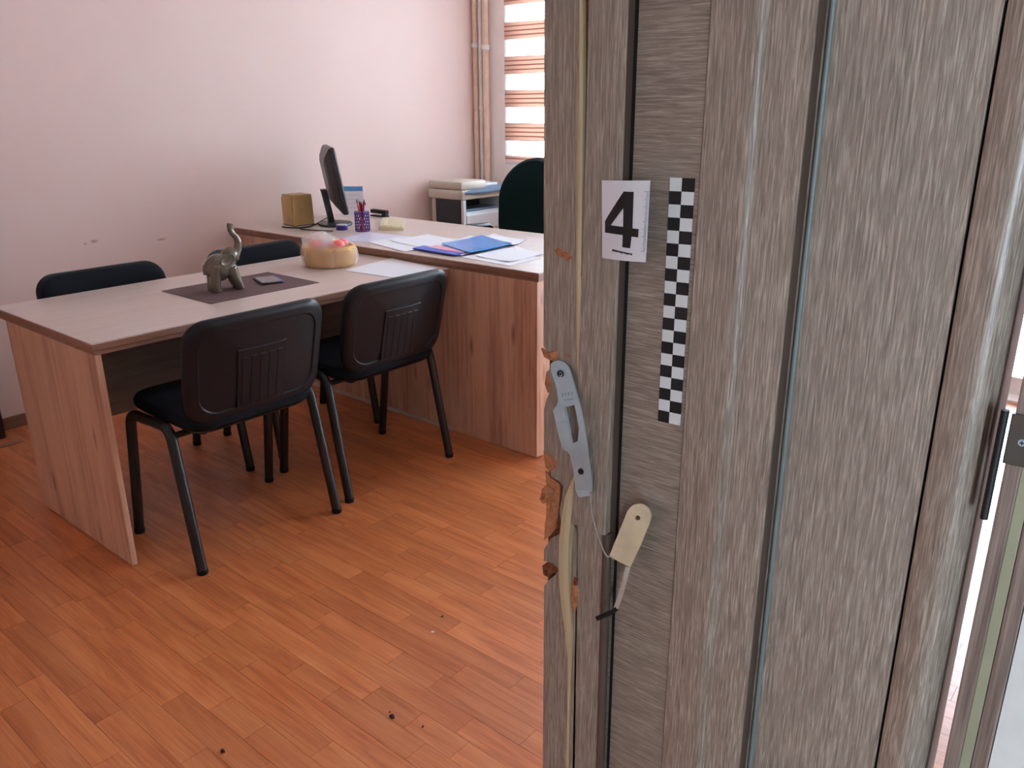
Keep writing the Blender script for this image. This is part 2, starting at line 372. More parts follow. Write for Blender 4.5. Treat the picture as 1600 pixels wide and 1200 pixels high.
# window with frame, panes and sill
win = thing('window_1', 'wide white framed window behind the striped blind', None, (XW+.14, 0, 0), kind='structure')
bm = bmesh.new()
for a, b in ((WZ0, WZ0+.06), (WZ1-.06, WZ1)): box(bm, -.03, .03, WY0, WY1, a, b, bev=.006)
n = 3; st = (WY1-WY0)/n
for k in range(n+1):
    c = min(max(WY0+k*st, WY0+.035), WY1-.035); box(bm, -.03, .03, c-.035, c+.035, WZ0+.06, WZ1-.06, bev=.006)
obj('window_frame', bm, 'whitepaint', win)
for k in range(n): obj('pane', bx(-.004, .004, WY0+k*st+.036, WY0+(k+1)*st-.036, WZ0+.06, WZ1-.06), 'glass', win)
obj('window_sill', bx(-.17, -.03, WY0-.04, WY1+.03, WZ0-.03, WZ0+.003, bev=.006), 'whitepaint', win)

bd = thing('added_balcony_door', 'glazed white balcony door added as a light source beside the window', None, (XW+.14, 0, 0), kind='structure')  # balcony door added to brighten the view through the hinge gap
bm = bmesh.new(); holed(bm, 'x', -.03, .03, BD0, BD1, .012, BDZ, [(BD0+.08, BD1-.08, .1, BDZ-.08)]); obj('door_frame', bm, 'whitepaint', bd)
obj('pane', bx(-.004, .004, BD0+.0805, BD1-.0805, .1005, BDZ-.0805), 'glass', bd); obj('handle', tube(bmesh.new(), [(-.03, BD1-.04, 1.0), (-.06, BD1-.04, 1.0), (-.06, BD1-.04, .9)], .008), 'steel', bd)
wc = thing('added_corridor_window', 'unseen corridor end window added behind the camera to light the door leaf', None, (XL-.18, 0, 0), kind='structure')  # unseen window, added to throw light on the door leaf
bm = bmesh.new(); holed(bm, 'x', -.025, .025, -2.1, -1.4, .2, 2.2, [(-2.04, -1.46, .26, 2.14)]); obj('window_frame', bm, 'whitepaint', wc)
obj('pane', bx(-.003, .003, -2.0395, -1.4605, .2605, 2.1395), 'glass', wc)

# day-and-night blind: separate bands on a roller
BY0, BY1, BX = 1.0, 3.705, 4.352
bl = thing('roller_blind', 'peach and white striped day and night blind at the window', 'blind', (BX, 0, 0))
obj('cassette', bx(-.03, .04, BY0-.02, BY1+.02, 2.48, 2.57, bev=.01), 'whitepaint', bl)
zs = [on_x(794, y, BX).z for y in (8, 35, 62, 88.5, 116, 141, 167.5, 192.5, 219.5, 243)]
bands = []; per = .2075; z = zs[1]
ztop = zs[1]
k = 0
bands = [(zs[0], zs[0]+.104, 'blind')]+[(zs[i+1], zs[i], 'sheer' if i % 2 == 0 else 'blind') for i in range(9)]
zz = zs[0]+.104; kind = 'sheer'
while zz < 2.47:
    bands.append((zz, min(zz+.104, 2.49), kind)); zz += .104; kind = 'blind' if kind == 'sheer' else 'sheer'
bands.append((zs[9]-.036, zs[9], 'blind'))
for a, b, kd in bands:
    o = obj('fabric_band' if kd == 'blind' else 'sheer_band', bx(-.001, .001, BY0, BY1, a-(a+b)/2+.0003, b-(a+b)/2-.0003), kd, bl, loc=(0, 0, (a+b)/2))
obj('bottom_rail', bx(-.008, .008, BY0, BY1, zs[9]-.058, zs[9]-.036, bev=.005), 'offwhite', bl)
obj('chain_clip', bx(-.012, .012, BY1+.005, BY1+.03, 1.44, 1.475, bev=.005), 'whitepaint', bl)

# heating pipes in the corner
def pipe(px, r, y, x, label, mat):
    t = thing('heating_pipe', label, 'pipe', (x, y, 0), group='pipes in the corner')
    obj('tube', lathe(bmesh.new(), [(r, 0.0), (r, ZC)], 16), mat, t, True)
    return t
for px, r, mat, lb, cz in ((743, .018, 'pipe', 'thicker peach heating pipe nearest the pink wall', 71), (751, .012, 'pipewhite', 'thin white tube added as the lit side between the two peach pipes', 168), (759, .02, 'pipe', 'peach heating pipe nearest the striped blind', 74)):  # white tube stands in for the window-lit side of a peach pipe
    q = on_x(px, 100, 4.36); yy = min(q.y, YB-.03)
    q = on_y(px, 100, 3.972) if px < 750 else on_x(px, 100, 4.365)
    t = pipe(px, r, q.y, q.x, lb, mat)
    zc = on_x(px, cz, q.x).z
    bm = lathe(bmesh.new(), [(r+.003, -.014), (r+.007, -.014), (r+.007, .014), (r+.003, .014)], 16)
    if px != 751: ball(bm, (-.024, -.014, 0), .014, (1, 1, 1), 2)
    obj('clamp', bm, 'pipewhite', t, True, (0, 0, zc))

# dark cupboard at the left edge
cp = thing('cupboard', 'dark brown cupboard against the pink wall at the left picture edge', 'cupboard', (0, 0, 0))
cx1 = 1.128
obj('carcass', bx(.33, cx1, 3.885, YB-.002, 0, 2.0, bev=.003), 'darkbrown', cp)
for a, b in ((.335, .725), (.731, 1.123)):
    d = obj('door', bx(a, b, 3.868, 3.884, .06, 1.99, bev=.002), 'darkbrown', cp)
    obj('handle', tube(bmesh.new(), [((b if a < .5 else a)-(.03 if a < .5 else -.03), 3.85, .95), ((b if a < .5 else a)-(.03 if a < .5 else -.03), 3.85, 1.08)], .005), 'steel', d)
tag(obj('floor_strip', bx(.85, 1.16, 3.775, 3.81, 0, .005, bev=.002), 'edge'), 'thin brown strip lying on the floor before the dark cupboard', 'strip')

# ------------------------------------------------------------------ damaged door leaf
XS, XP, XM = .553, .562, .573
Z0, Z1 = .012, 2.08
def yx(px, X): return on_x(px, 600, X).y
def D(px, py, X): return on_x(px, py, X)
leaf = thing('door_1', 'narrow grey wood-grain door leaf with splintered lock edge', None, (XS, .25, 0), kind='structure')
def lp(name, bm, mat, smooth=False, label=None, parent=None):
    o = obj(name, bm, mat, None, smooth, label=label); pr = parent or leaf
    o.parent = pr; o.matrix_parent_inverse = Matrix.Translation(-leaf.location) if not parent else Matrix.Identity(4)
    return o
def profile(pts):     # (Y, X) polyline extruded upright, closed
    bm = bmesh.new(); return loft(bm, [[(x, y, Z0) for y, x in pts], [(x, y, Z1) for y, x in pts]])
yL, yC, yR = yx(849, XS), yx(905.5, XS), yx(961, XS)
BK = .612
lp('core_board', profile([(yL-.004, XS+.004), (yL-.004, BK), (yR+.008, BK), (yR+.008, XS+.004)]), 'mdf_dark', label='torn brown fibreboard core')
# left half of the lock stile: film with a ragged free edge
rag = [(848, -60), (849, 540), (853, 547), (861, 552), (866, 560), (862, 574), (853, 582), (856, 598), (859, 612), (854, 624), (850, 640), (850, 706), (862, 712), (872, 722), (868, 732), (860, 736), (862, 746), (874, 752), (880, 760), (878, 778), (874, 800), (878, 822), (886, 836), (872, 836), (860, 842), (850, 858), (850, 876), (862, 880), (872, 888), (868, 898), (856, 908), (850, 916), (848, 1260)]
top = [(904, 1260), (903, 836), (896, 820), (899, 780), (903, 760), (904, 600), (905, 0), (905, -60)]
pts = [((D(a, b, XS).y), D(a, b, XS).z) for a, b in rag+top]
pts[0] = (pts[0][0], Z1); pts[len(rag)-1] = (pts[len(rag)-1][0], Z0); pts[len(rag)] = (pts[len(rag)][0], Z0); pts[-1] = (pts[-1][0], Z1)
lp('lock_stile', poly_prism(bmesh.new(), pts, [], lambda u, v: Vector((XS, u, v)), (.0042, 0, 0)), 'film', label='grey wood-grain film torn along the lock edge')
# right half, upper piece bowed outward below the split
bm = bmesh.new(); zk = D(960, 834, XS).z; rings = []
for i in range(25):
    z = Z1+(zk-Z1)*(i/24)**.6
    t = max(0, (D(960, 260, XS).z-z)/(D(960, 260, XS).z-zk)); bow = .0085*min(1, t)**1.3
    x0 = XS-bow; r = .005
    r = .002; prof = [(yC-.0012, x0+.006), (yC-.0012, x0)]+[(yR+r-r*math.sin(a), x0+r-r*math.cos(a)) for a in (0, .4, .8, 1.2, 1.57)]+[(yR, XP+.004), (yC-.0012, XP+.004)]
    dz = 0
    rings.append([(x, y, z) for y, x in prof])
loft(bm, rings); lp('lock_stile', bm, 'film', True, 'bowed upper piece of the split stile')
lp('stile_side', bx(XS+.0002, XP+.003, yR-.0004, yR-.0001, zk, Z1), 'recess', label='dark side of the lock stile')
lp('shadow_strip', bx(XP-.0004, XP+.001, yR-.0034, yR-.0005, Z0, Z1), 'blackline', label='black strip painted as the shadow beside the stile')  # black strip stands in for the shadow at the step
r = .006; yR2 = yx(960, XS)
prof = [(yC-.0012, XS+.006), (yC-.0012, XS)]+[(yR2+.004+r-r*math.sin(a), XS+r-r*math.cos(a)) for a in (0, .4, .8, 1.2, 1.57)]+[(yR2+.004, XP+.004), (yC-.0012, XP+.004)]
bm = bmesh.new(); loft(bm, [[(x, y, zk-.0012) for y, x in prof], [(x, y, Z0) for y, x in prof]]); lp('lock_stile', bm, 'film', True, 'lower piece of the split stile')
q0, q1 = D(944, 838, XS), D(941, 968, XS)
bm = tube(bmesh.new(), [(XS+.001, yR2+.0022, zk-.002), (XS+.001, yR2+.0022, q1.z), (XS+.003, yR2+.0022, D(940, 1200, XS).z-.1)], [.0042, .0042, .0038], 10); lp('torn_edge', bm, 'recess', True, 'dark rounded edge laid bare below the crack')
# crack: pale wood showing through and a long splinter standing out
def ribbon(path, X, th, mat, name, label=None):
    bm = bmesh.new(); rings = []
    for (px, py, w, dx) in path:
        a, b = D(px-w/2, py, X), D(px+w/2, py, X)
        rings.append([(X+dx, a.y, a.z), (X+dx-.0012, (a.y+b.y)/2, (a.z+b.z)/2), (X+dx, b.y, b.z), (X+dx+th, b.y, b.z), (X+dx+th, a.y, a.z)])
    loft(bm, rings); return lp(name, bm, mat, False, label)
ribbon([(908, -700, 6, 0), (907, 0, 6, 0), (907, 150, 7, 0), (905, 260, 8, 0), (904, 420, 8, 0), (905, 560, 7, 0), (911, 640, 9, 0), (912, 720, 8, 0)], XS-.0008, .006, 'palewood', 'split_wood', 'pale raw wood along the crack')
ribbon([(903, 735, 6, .001), (899, 752, 12, -.001), (894, 775, 15, -.004), (890, 805, 15, -.005), (886, 840, 15, -.005), (884, 880, 15, -.004), (884, 915, 15, -.003), (886, 950, 13, -.002), (889, 990, 10, -.001), (890, 1030, 6, 0), (888, 1100, 4, 0), (886, 1200, 4, 0), (884, 1300, 4, 0)], XS-.001, .006, 'palewood', 'splinter', 'long pale wooden splinter standing out of the crack')
def chip(pxs, X, mat, name='fibre_chip', lift=.0015, label=None):
    bm = bmesh.new(); cx = sum(p[0] for p in pxs)/len(pxs); cy = sum(p[1] for p in pxs)/len(pxs); c = D(cx, cy, X)
    fr = [D(a, b, X) for a, b in pxs]
    mid = [Vector((X-lift*random.uniform(.6, 1.5), (p.y*.45+c.y*.55), (p.z*.45+c.z*.55))) for p in fr]
    F = [bm.verts.new(p) for p in fr]; G = [bm.verts.new(p) for p in mid]; C = bm.verts.new((X-lift*.5, c.y, c.z)); n = len(F)
    for i in range(n):
        j = (i+1) % n; bm.faces.new((F[i], F[j], G[j], G[i])); bm.faces.new((G[i], G[j], C))
    Bk = [bm.verts.new(p+Vector((.002, 0, 0))) for p in fr]
    for i in range(n):
        j = (i+1) % n; bm.faces.new((F[i], F[j], Bk[j], Bk[i]))
    bm.faces.new(Bk); return lp(name, bm, mat, False, label)
chip([(866, 390), (872, 387), (880, 392), (891, 396), (894, 404), (886, 407), (878, 402), (870, 398)], XS, 'mdf', lift=.003)
chip([(845, 544), (856, 550), (868, 548), (873, 556), (868, 566), (858, 562), (850, 558)], XS, 'mdf', lift=.004)
chip([(853, 585), (859, 588), (861, 606), (856, 614), (851, 600)], XS, 'mdf', lift=.002)
chip([(882, 552), (890, 554), (893, 558), (886, 558)], XS, 'mdf', lift=.001)
chip([(849, 704), (860, 712), (873, 722), (871, 732), (860, 736), (852, 730)], XS+.001, 'mdf', lift=.002)
chip([(846, 765), (852, 759), (864, 763), (864, 775), (855, 785), (848, 787), (845, 778)], XS-.002, 'mdf', lift=.005)
chip([(852, 736), (862, 748), (875, 757), (873, 790), (868, 826), (858, 838), (850, 844), (853, 810), (854, 780), (857, 760)], XS+.002, 'mdf', lift=.003)
chip([(900, 775), (914, 777), (914, 818), (900, 820)], XS-.0004, 'mdf', lift=.0008)
chip([(847, 884), (854, 879), (864, 880), (873, 892), (864, 896), (857, 902), (849, 897)], XS, 'mdf_dark', lift=.006)
chip([(894, 904), (901, 906), (905, 928), (901, 950), (895, 958), (893, 935)], XS, 'mdf', lift=.003)
chip([(897, 902), (903, 905), (901, 916), (896, 914)], XS-.001, 'mdf_dark', lift=.002)
chip([(877, 972), (882, 971), (882, 976), (878, 977)], XS, 'mdf', lift=.001)
for k, (a, b) in enumerate(((909, 425), (912, 455), (908, 505), (931, 672))): chip([(a-1.5, b-8), (a+1.5, b-7), (a+1.8, b+6), (a-1, b+8)], XS, 'mdf', lift=.0008)
# recessed panel with level grain, moulding, main panel, hinge stile
yM0, yM1 = yx(1073, XP), yx(1218, XM-.012)
lp('rail_panel', profile([(yR+.0081, XP), (yR+.0081, BK), (yM0-.002, BK), (yM0-.002, XP)]), 'film_h', label='recessed strip with level grain')
a, b = yM0, yM1; f = lambda t: a+(b-a)*t
lp('moulding', profile([(a, XP+.004), (a, XP-.001), (f(.02), XP-.003), (f(.3), XP-.0045), (f(.46), XP-.0068), (f(.49), XP-.0068), (f(.515), XP-.0063), (f(.54), XP-.0054), (f(.57), XP-.0042), (f(.60), XP-.0036), (f(.64), XP-.0034), (f(.985), XP-.0028), (b, XP-.0026), (b, BK), (a, BK)]), 'film_gloss', True, 'raised moulding with a soft ridge')
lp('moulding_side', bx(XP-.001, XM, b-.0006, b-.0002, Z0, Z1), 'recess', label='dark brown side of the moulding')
yb0, yb1 = b-.0008, yx(1243, XM-.003)
lp('glazing_bead', tube(bmesh.new(), [(XM-.001, yx(1240, XM)+.001, Z0), (XM-.001, yx(1240, XM)+.001, Z1)], .0019, 10), 'bead', True, 'slim pale grey bead')
yg = yx(1469, XM)
lp('main_panel', profile([(b-.0003, XM), (b-.0003, BK), (yg+.0006, BK), (yg+.0006, XM)]), 'film', label='flat grey wood-grain panel')
lp('groove', bx(XM+.006, XM+.008, yg-.0016, yg+.0006, Z0, Z1), 'blackline', label='thin black groove')
yh = yx(1563, XM+.005); g0 = yg-.0016; f = lambda t: g0+(yh-g0)*t
lp('hinge_stile', profile([(g0, XM-.001), (f(.08), XM-.003), (f(.3), XM-.0045), (f(.42), XM-.0062), (f(.54), XM-.0070), (f(.66), XM-.0066), (f(.77), XM-.0048), (f(.87), XM-.0018), (f(.95), XM+.0018), (yh, XM+.005), (yh, BK), (g0, BK)]), 'film_gloss', True, 'rounded stile at the hinge side')
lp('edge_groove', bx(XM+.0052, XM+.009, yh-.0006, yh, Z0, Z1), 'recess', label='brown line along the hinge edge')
lp('edge_band', bx(XM+.0092, BK, yh-.0012, yh, Z0, Z1, bev=.0004), 'edgeband', label='pale hinge edge of the leaf')
print('leaf Y', yL, yR, yM0, yM1, yg, yh)

# lock plate torn loose, broken piece and wire (parts of the leaf)
def zp(u, v): return (840+u/4.617, 530+v/4.617)
outl = [(92, 190), (102, 170), (120, 158), (150, 154), (180, 160), (205, 178), (225, 205), (238, 235), (255, 290), (270, 350), (288, 410), (305, 470), (320, 540), (335, 620), (350, 720), (365, 830), (378, 920), (390, 1010), (393, 1098), (374, 1100), (376, 1130), (300, 1142), (290, 1128), (272, 1085), (266, 1020), (258, 950), (246, 890), (235, 840), (216, 812), (196, 806), (178, 785), (165, 740), (150, 690), (138, 630), (125, 580), (111, 515), (120, 500), (140, 474), (150, 440), (142, 390), (130, 330), (112, 280), (98, 235)]
hole = [(203, 490), (266, 474), (282, 550), (298, 640), (290, 735), (254, 752), (240, 690), (225, 600)]
def plate_x(py): t = (py-565)/210; return XS-.0022-.009*math.sin(PI*min(1, max(0, t*1.05)))*.9-.0095*t
def pl(u, v): a, b = zp(u, v); return D(a, b, plate_x(b))
bm = poly_prism(bmesh.new(), outl, [hole], pl, (.0012, 0, 0))
plate = lp('strike_plate', bm, 'zinc', False, 'bent bluish zinc lock plate with a slot')
def subpart(name, bm, mat, par, smooth=False, label=None):
    o = obj(name, bm, mat, None, smooth, label=label); o.parent = par; o.matrix_parent_inverse = par.matrix_parent_inverse.inverted() @ Matrix.Translation(-leaf.location) if False else Matrix.Translation((0, 0, 0))
    return o
def disc(px, py, X, r, th, seg=16, r2=None):
    c = D(px, py, X); rr = [(r, 0), (r*.92, -th)] if r2 is None else [(r2, 0), (r2, -th), (r, -th), (r, 0)]
    return loft(bmesh.new(), [[(c.x+dx, c.y+q*math.cos(2*PI*k/seg), c.z+q*math.sin(2*PI*k/seg)) for k in range(seg)] for q, dx in rr], cap=(r2 is None))
lipx = plate_x(640)-.0015
def lipf(u, v): a, b = zp(u, v); return D(a, b, plate_x(b)-.0012)
subpart('lip', poly_prism(bmesh.new(), [(112, 515), (142, 476), (192, 488), (208, 585), (140, 606), (125, 580)], [], lipf, (.001, 0, 0)), 'zinc', plate, label='folded lip')
subpart('lip', poly_prism(bmesh.new(), [(140, 612), (210, 592), (236, 700), (232, 715), (166, 730), (150, 690)], [], lipf, (.001, 0, 0)), 'zinc', plate)
subpart('screw_hole', disc(876, 584.5, plate_x(584)-.0002, .0036, .0006, r2=.0022), 'darksteel', plate)
subpart('screw_hole', disc(875.5, 584.8, plate_x(584)-.0001, .0012, .0003), 'ink', plate)
sc = subpart('screw', disc(908, 736.5, plate_x(736)-.0002, .0028, .0012), 'darksteel', plate)
# stamped lettering, worn: short upright strokes
bm = bmesh.new()
for k in range(4):
    a, b = zp(180+k*22, 405-k*4); c = D(a, b, plate_x(b)-.0001); box(bm, c.x-.0002, c.x+.0002, c.y-.0003, c.y+.0003, c.z-.0017, c.z+.0017)
for k in range(5):
    a, b = zp(195+k*14, 440-k*2); c = D(a, b, plate_x(b)-.0001); box(bm, c.x-.0002, c.x+.0002, c.y-.0008, c.y+.0008, c.z-.0003, c.z+.0003)
subpart('worn_stamp', bm, plain('stamp_grey', sr(142, 162, 166), .4, .6), plate)
def zq(u, v): return (840+u/4.14, 700+v/4.14)
fo = [(462, 702)]+[(580+(0)*k, 410) for k in range(1)]+[(655-76*math.cos(t)*1.0, 437-76*math.sin(t)) for t in [PI*k/10*.94+.15 for k in range(1, 10)]]+[(735, 440), (722, 490), (660, 640), (597, 772)]
ho = [(647+17*math.cos(2*PI*k/10), 453+17*math.sin(2*PI*k/10)) for k in range(10)]
def fx(v): return XS-.004-(v-360)/400*.006
frag = lp('broken_plate', poly_prism(bmesh.new(), fo, [ho], lambda u, v: D(*zq(u, v), fx(v)), (.0014, 0, 0)), 'zinc_y', False, 'broken yellowish plate end hanging by a wire')
def strip_px(path, w, X, th):
    bm = bmesh.new(); rings = []
    for i, (u, v, x) in enumerate(path):
        a = path[max(i-1, 0)]; b = path[min(i+1, len(path)-1)]; t = Vector((b[0]-a[0], b[1]-a[1])).normalized(); nrm = Vector((-t.y, t.x))*w/2
        p, q = D(*zq(u+nrm.x, v+nrm.y), x), D(*zq(u-nrm.x, v-nrm.y), x)
        rings.append([p, q, q+Vector((th, 0, 0)), p+Vector((th, 0, 0))])
    return loft(bm, rings)
subpart('tongue', strip_px([(584, 770, XS-.0105), (565, 850, XS-.012), (535, 950, XS-.013), (505, 1040, XS-.014)], 30, 0, .0012), 'steel', frag, label='bent bright steel tongue')
subpart('hook', strip_px([(512, 1040, XS-.014), (470, 1068, XS-.0155), (410, 1092, XS-.017), (378, 1106, XS-.0175)], 30, 0, .0016), 'darksteel', frag, label='dark bent end')
lp('wire', tube(bmesh.new(), [D(*zq(u, v), x) for u, v, x in ((338, 285, plate_x(768)-.001), (343, 330, XS-.0125), (350, 420, XS-.012), (375, 520, XS-.0118), (405, 610, XS-.0118), (432, 675, XS-.0115), (452, 704, XS-.011), (470, 700, XS-.0106))], .00055, 6), 'steel', True, 'thin wire joining the two plate pieces')

# jamb with gasket and hinge
jb = thing('trim_1', 'brown grey door jamb with olive gasket at the right edge', None, (JX, .05, 0), kind='structure')
def jp(name, bm, mat, label=None, smooth=False):
    o = obj(name, bm, mat, None, smooth, label=label); o.parent = jb; o.matrix_parent_inverse = Matrix.Translation(-jb.location); return o
yy = lambda px: on_x(px, 1200, JX).y
ja, jo0, jo1, jg = yy(1473), yy(1497), yy(1516), yy(1543)
jp('jamb_post', bx(JX, JX+.05, jo0, ja, 0, 2.12, bev=.0008), 'jamb')
jp('jamb_post', bx(JX, JX+.05, jg+.0003, jo1, 0, 2.12, bev=.0008), 'jamb')
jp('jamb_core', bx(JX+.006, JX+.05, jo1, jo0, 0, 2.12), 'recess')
jp('gasket', bx(JX+.0008, JX+.006, jo1+.0003, jo0, 0, 2.11, bev=.0006), 'gasket', 'olive rubber gasket')
ht, hb = on_x(1580, 645, JX-.001).z, on_x(1580, 726, JX-.001).z
hp = jp('hinge_plate', bx(JX-.0022, JX-.0001, .035, on_x(1572, 680, JX-.002).y-.0008, hb, ht, bev=.0008), 'hinge', 'grey hinge plate')
s = on_x(1597, 692, JX-.0022)
jp('screw', loft(bmesh.new(), [[(s.x-dx, s.y+q*math.cos(2*PI*k/14), s.z+q*math.sin(2*PI*k/14)) for k in range(14)] for q, dx in ((.0024, 0), (.0022, .0006))]), 'zinc', 'zinc cross-head screw')
jp('screw_slot', bx(s.x-.0009, s.x-.0005, s.y-.0013, s.y+.0013, s.z-.0003, s.z+.0003), 'ink'); jp('screw_slot', bx(s.x-.0009, s.x-.0005, s.y-.0003, s.y+.0003, s.z-.0013, s.z+.0013), 'ink')
kb = on_x(1540, 812, JX-.002); kt = on_x(1574, 642, JX-.002)
jp('hinge_barrel', tube(bmesh.new(), [(JX-.001, (kt.y+.0012), kb.z), (JX-.001, kt.y+.0012, kt.z)], .0024, 12), 'black', 'black hinge barrel', True)

# evidence card and scale tape stuck to the leaf
cards = [D(940.3, 281.7, XS-.0015), D(1015.5, 282, XS-.006), D(1008.3, 410, XS-.012), D(940.8, 403, XS-.003)]
def cardp(u, v, out=0):
    p = (cards[0]*(1-u)+cards[1]*u)*(1-v)+(cards[3]*(1-u)+cards[2]*u)*v
    p = p+Vector((-.0025*math.sin(PI*u)-out, 0, 0)); return p
ec = thing('number_card', 'white evidence card with a big black 4 on the door leaf', 'card', cards[3])
def cpart(name, bm, mat, label=None):
    o = obj(name, bm, mat, None, label=label); o.parent = ec; o.matrix_parent_inverse = Matrix.Translation(-ec.location); return o
bm = bmesh.new(); nu, nv = 10, 12
loft(bm, [[cardp(i/nu, j/nv) for i in range(nu+1)]+[cardp(i/nu, j/nv)+Vector((.0008, 0, 0)) for i in range(nu, -1, -1)] for j in range(nv+1)]); cpart('sheet', bm, 'card')
cu = lambda x, y: ((x-62)/(513-62-18*(y-130)/770), (y-130-0)/(770))
four = [(293, 232), (383, 235), (378, 580), (433, 585), (430, 665), (372, 660), (362, 773), (287, 768), (290, 650), (98, 640), (100, 525)]
tri = [(292, 390), (165, 562), (292, 570)]
dens = []
def densify(L):
    out = []
    for p, q in zip(L, L[1:]+L[:1]):
        n = max(1, int(math.hypot(q[0]-p[0], q[1]-p[1])/40))
        out += [(p[0]+(q[0]-p[0])*k/n, p[1]+(q[1]-p[1])*k/n) for k in range(n)]
    return out
cpart('numeral', print_sheet(bmesh.new(), four, [tri], lambda x, y: cardp(*cu(x, y), .0003)), 'ink', 'bold black numeral 4')
bm = bmesh.new()
for k in range(41):
    y = 230+k*14.1; l = 34 if k % 10 == 0 else (26 if k % 5 == 0 else 18); x1 = 507-8*(y-230)/570*2.2
    poly_prism(bm, [(x1-l, y), (x1, y), (x1, y+3.2), (x1-l, y+3.2)], [], lambda x, y: cardp(*cu(x, y), .0003), (.0002, 0, 0))
cpart('ruler_marks', bm, 'ink', 'fine ruler marks along the edge')
bm = bmesh.new()
for k in range(11):
    x0 = 182+k*18.2; y0 = 797+k*2.5; h = 21 if k == 0 else (13+3*(k % 3))
    poly_prism(bm, [(x0, y0), (x0+15.5, y0+2), (x0+15.5, y0+2+h), (x0, y0+h)], [], lambda x, y: cardp(*cu(x, y), .0003), (.0002, 0, 0))
cpart('fine_print', bm, 'ink', 'tiny line of black lettering')
tp = thing('scale_tape', 'black and white chequered scale strip on the door leaf', 'scale tape', D(1045, 661, XP-.001))
T = [D(1047, 277.5, XP-.001), D(1085.5, 279, XP-.001), D(1062.5, 665, XP-.001), D(1028, 657.5, XP-.001)]
def tpp(u, v, out=0): return (T[0]*(1-u)+T[1]*u)*(1-v)+(T[3]*(1-u)+T[2]*u)*v+Vector((-out, 0, 0))
def tpart(name, bm, mat):
    o = obj(name, bm, mat); o.parent = tp; o.matrix_parent_inverse = Matrix.Translation(-tp.location); return o
for j in range(20):
    for i in range(2):
        u0, u1, v0, v1 = i/2, (i+1)/2, j/20, (j+1)/20; k = (i+j) % 2 == 1; o_ = .0002 if k else 0
        bm = bmesh.new(); loft(bm, [[tpp(u0, v0, o_), tpp(u1, v0, o_), tpp(u1, v1, o_), tpp(u0, v1, o_)], [q+Vector((.0008, 0, 0)) for q in (tpp(u0, v0), tpp(u1, v0), tpp(u1, v1), tpp(u0, v1))]])
        tpart('black_square' if k else 'white_square', bm, 'ink' if k else 'tapewhite')

# ------------------------------------------------------------------ meeting table and desk
TZ = .74
tb = thing('meeting_table', 'pale topped oak meeting table with the elephant on it', 'table', (1.69, 2.755, 0))
def rel(par, name, bm, mat, smooth=False, label=None):
    o = obj(name, bm, mat, None, smooth, label=label); o.parent = par; o.matrix_parent_inverse = Matrix.Translation(-par.location); return o
x1t = 2.428
rel(tb, 'tabletop', bx(.954, x1t, 2.382, 3.128, TZ-.004, TZ, bev=.001), 'top')
rel(tb, 'edge_band', bx(.953, x1t, 2.381, 3.129, TZ-.022, TZ-.0041, bev=.001), 'edge', label='brown upper edge band')
rel(tb, 'underlayer', bx(.959, x1t, 2.387, 3.122, TZ-.038, TZ-.0225, bev=.002), 'edge')
rel(tb, 'end_panel', bx(.962, .980, 2.358, 3.0, .003, TZ-.0385, bev=.0012) if False else bx(.962, .980, 2.392, 3.06, .003, TZ-.0385, bev=.0012), 'oak')
rel(tb, 'modesty_panel', bx(.9805, x1t, 2.662, 2.678, .41, TZ-.0385), 'oak_shaded')
DZ = .775; DX = 2.431
dk = thing('office_desk', 'wide oak desk carrying the monitor and papers', 'desk', (2.84, 2.95, 0))
rel(dk, 'desktop', bx(DX, 3.245, 1.908, 3.984, DZ-.004, DZ, bev=.001), 'top_y')
rel(dk, 'edge_band', bx(DX-.001, 3.246, 1.907, 3.984, DZ-.022, DZ-.0041, bev=.001), 'edge')
rel(dk, 'underlayer', bx(DX+.004, 3.24, 1.912, 3.984, DZ-.036, DZ-.0225, bev=.002), 'edge')
rel(dk, 'side_panel', bx(DX+.02, 3.2, 1.915, 1.934, .004, DZ-.0365), 'oak')
rel(dk, 'front_panel', bx(DX, DX+.0195, 1.915, 2.40, .006, DZ-.0365, bev=.001), 'oak', label='oak front panel beside the chairs')
rel(dk, 'front_panel', bx(DX+.006, DX+.0195, 2.4005, 2.93, .02, DZ-.0365, bev=.001), 'oak')
rel(dk, 'front_panel', bx(DX+.006, DX+.0195, 2.9315, 3.46, .02, DZ-.0365, bev=.001), 'oak')
rel(dk, 'front_panel', bx(DX+.006, DX+.0195, 3.4615, 3.984, .02, DZ-.0365, bev=.001), 'oak')
rel(dk, 'plinth_strip', bx(DX+.003, DX+.018, 2.4005, 3.984, .0, .018), 'strip', label='pale strip along the floor')
rel(dk, 'side_panel', bx(DX+.02, 3.2, 3.966, 3.984, 0, DZ-.0365), 'oak')

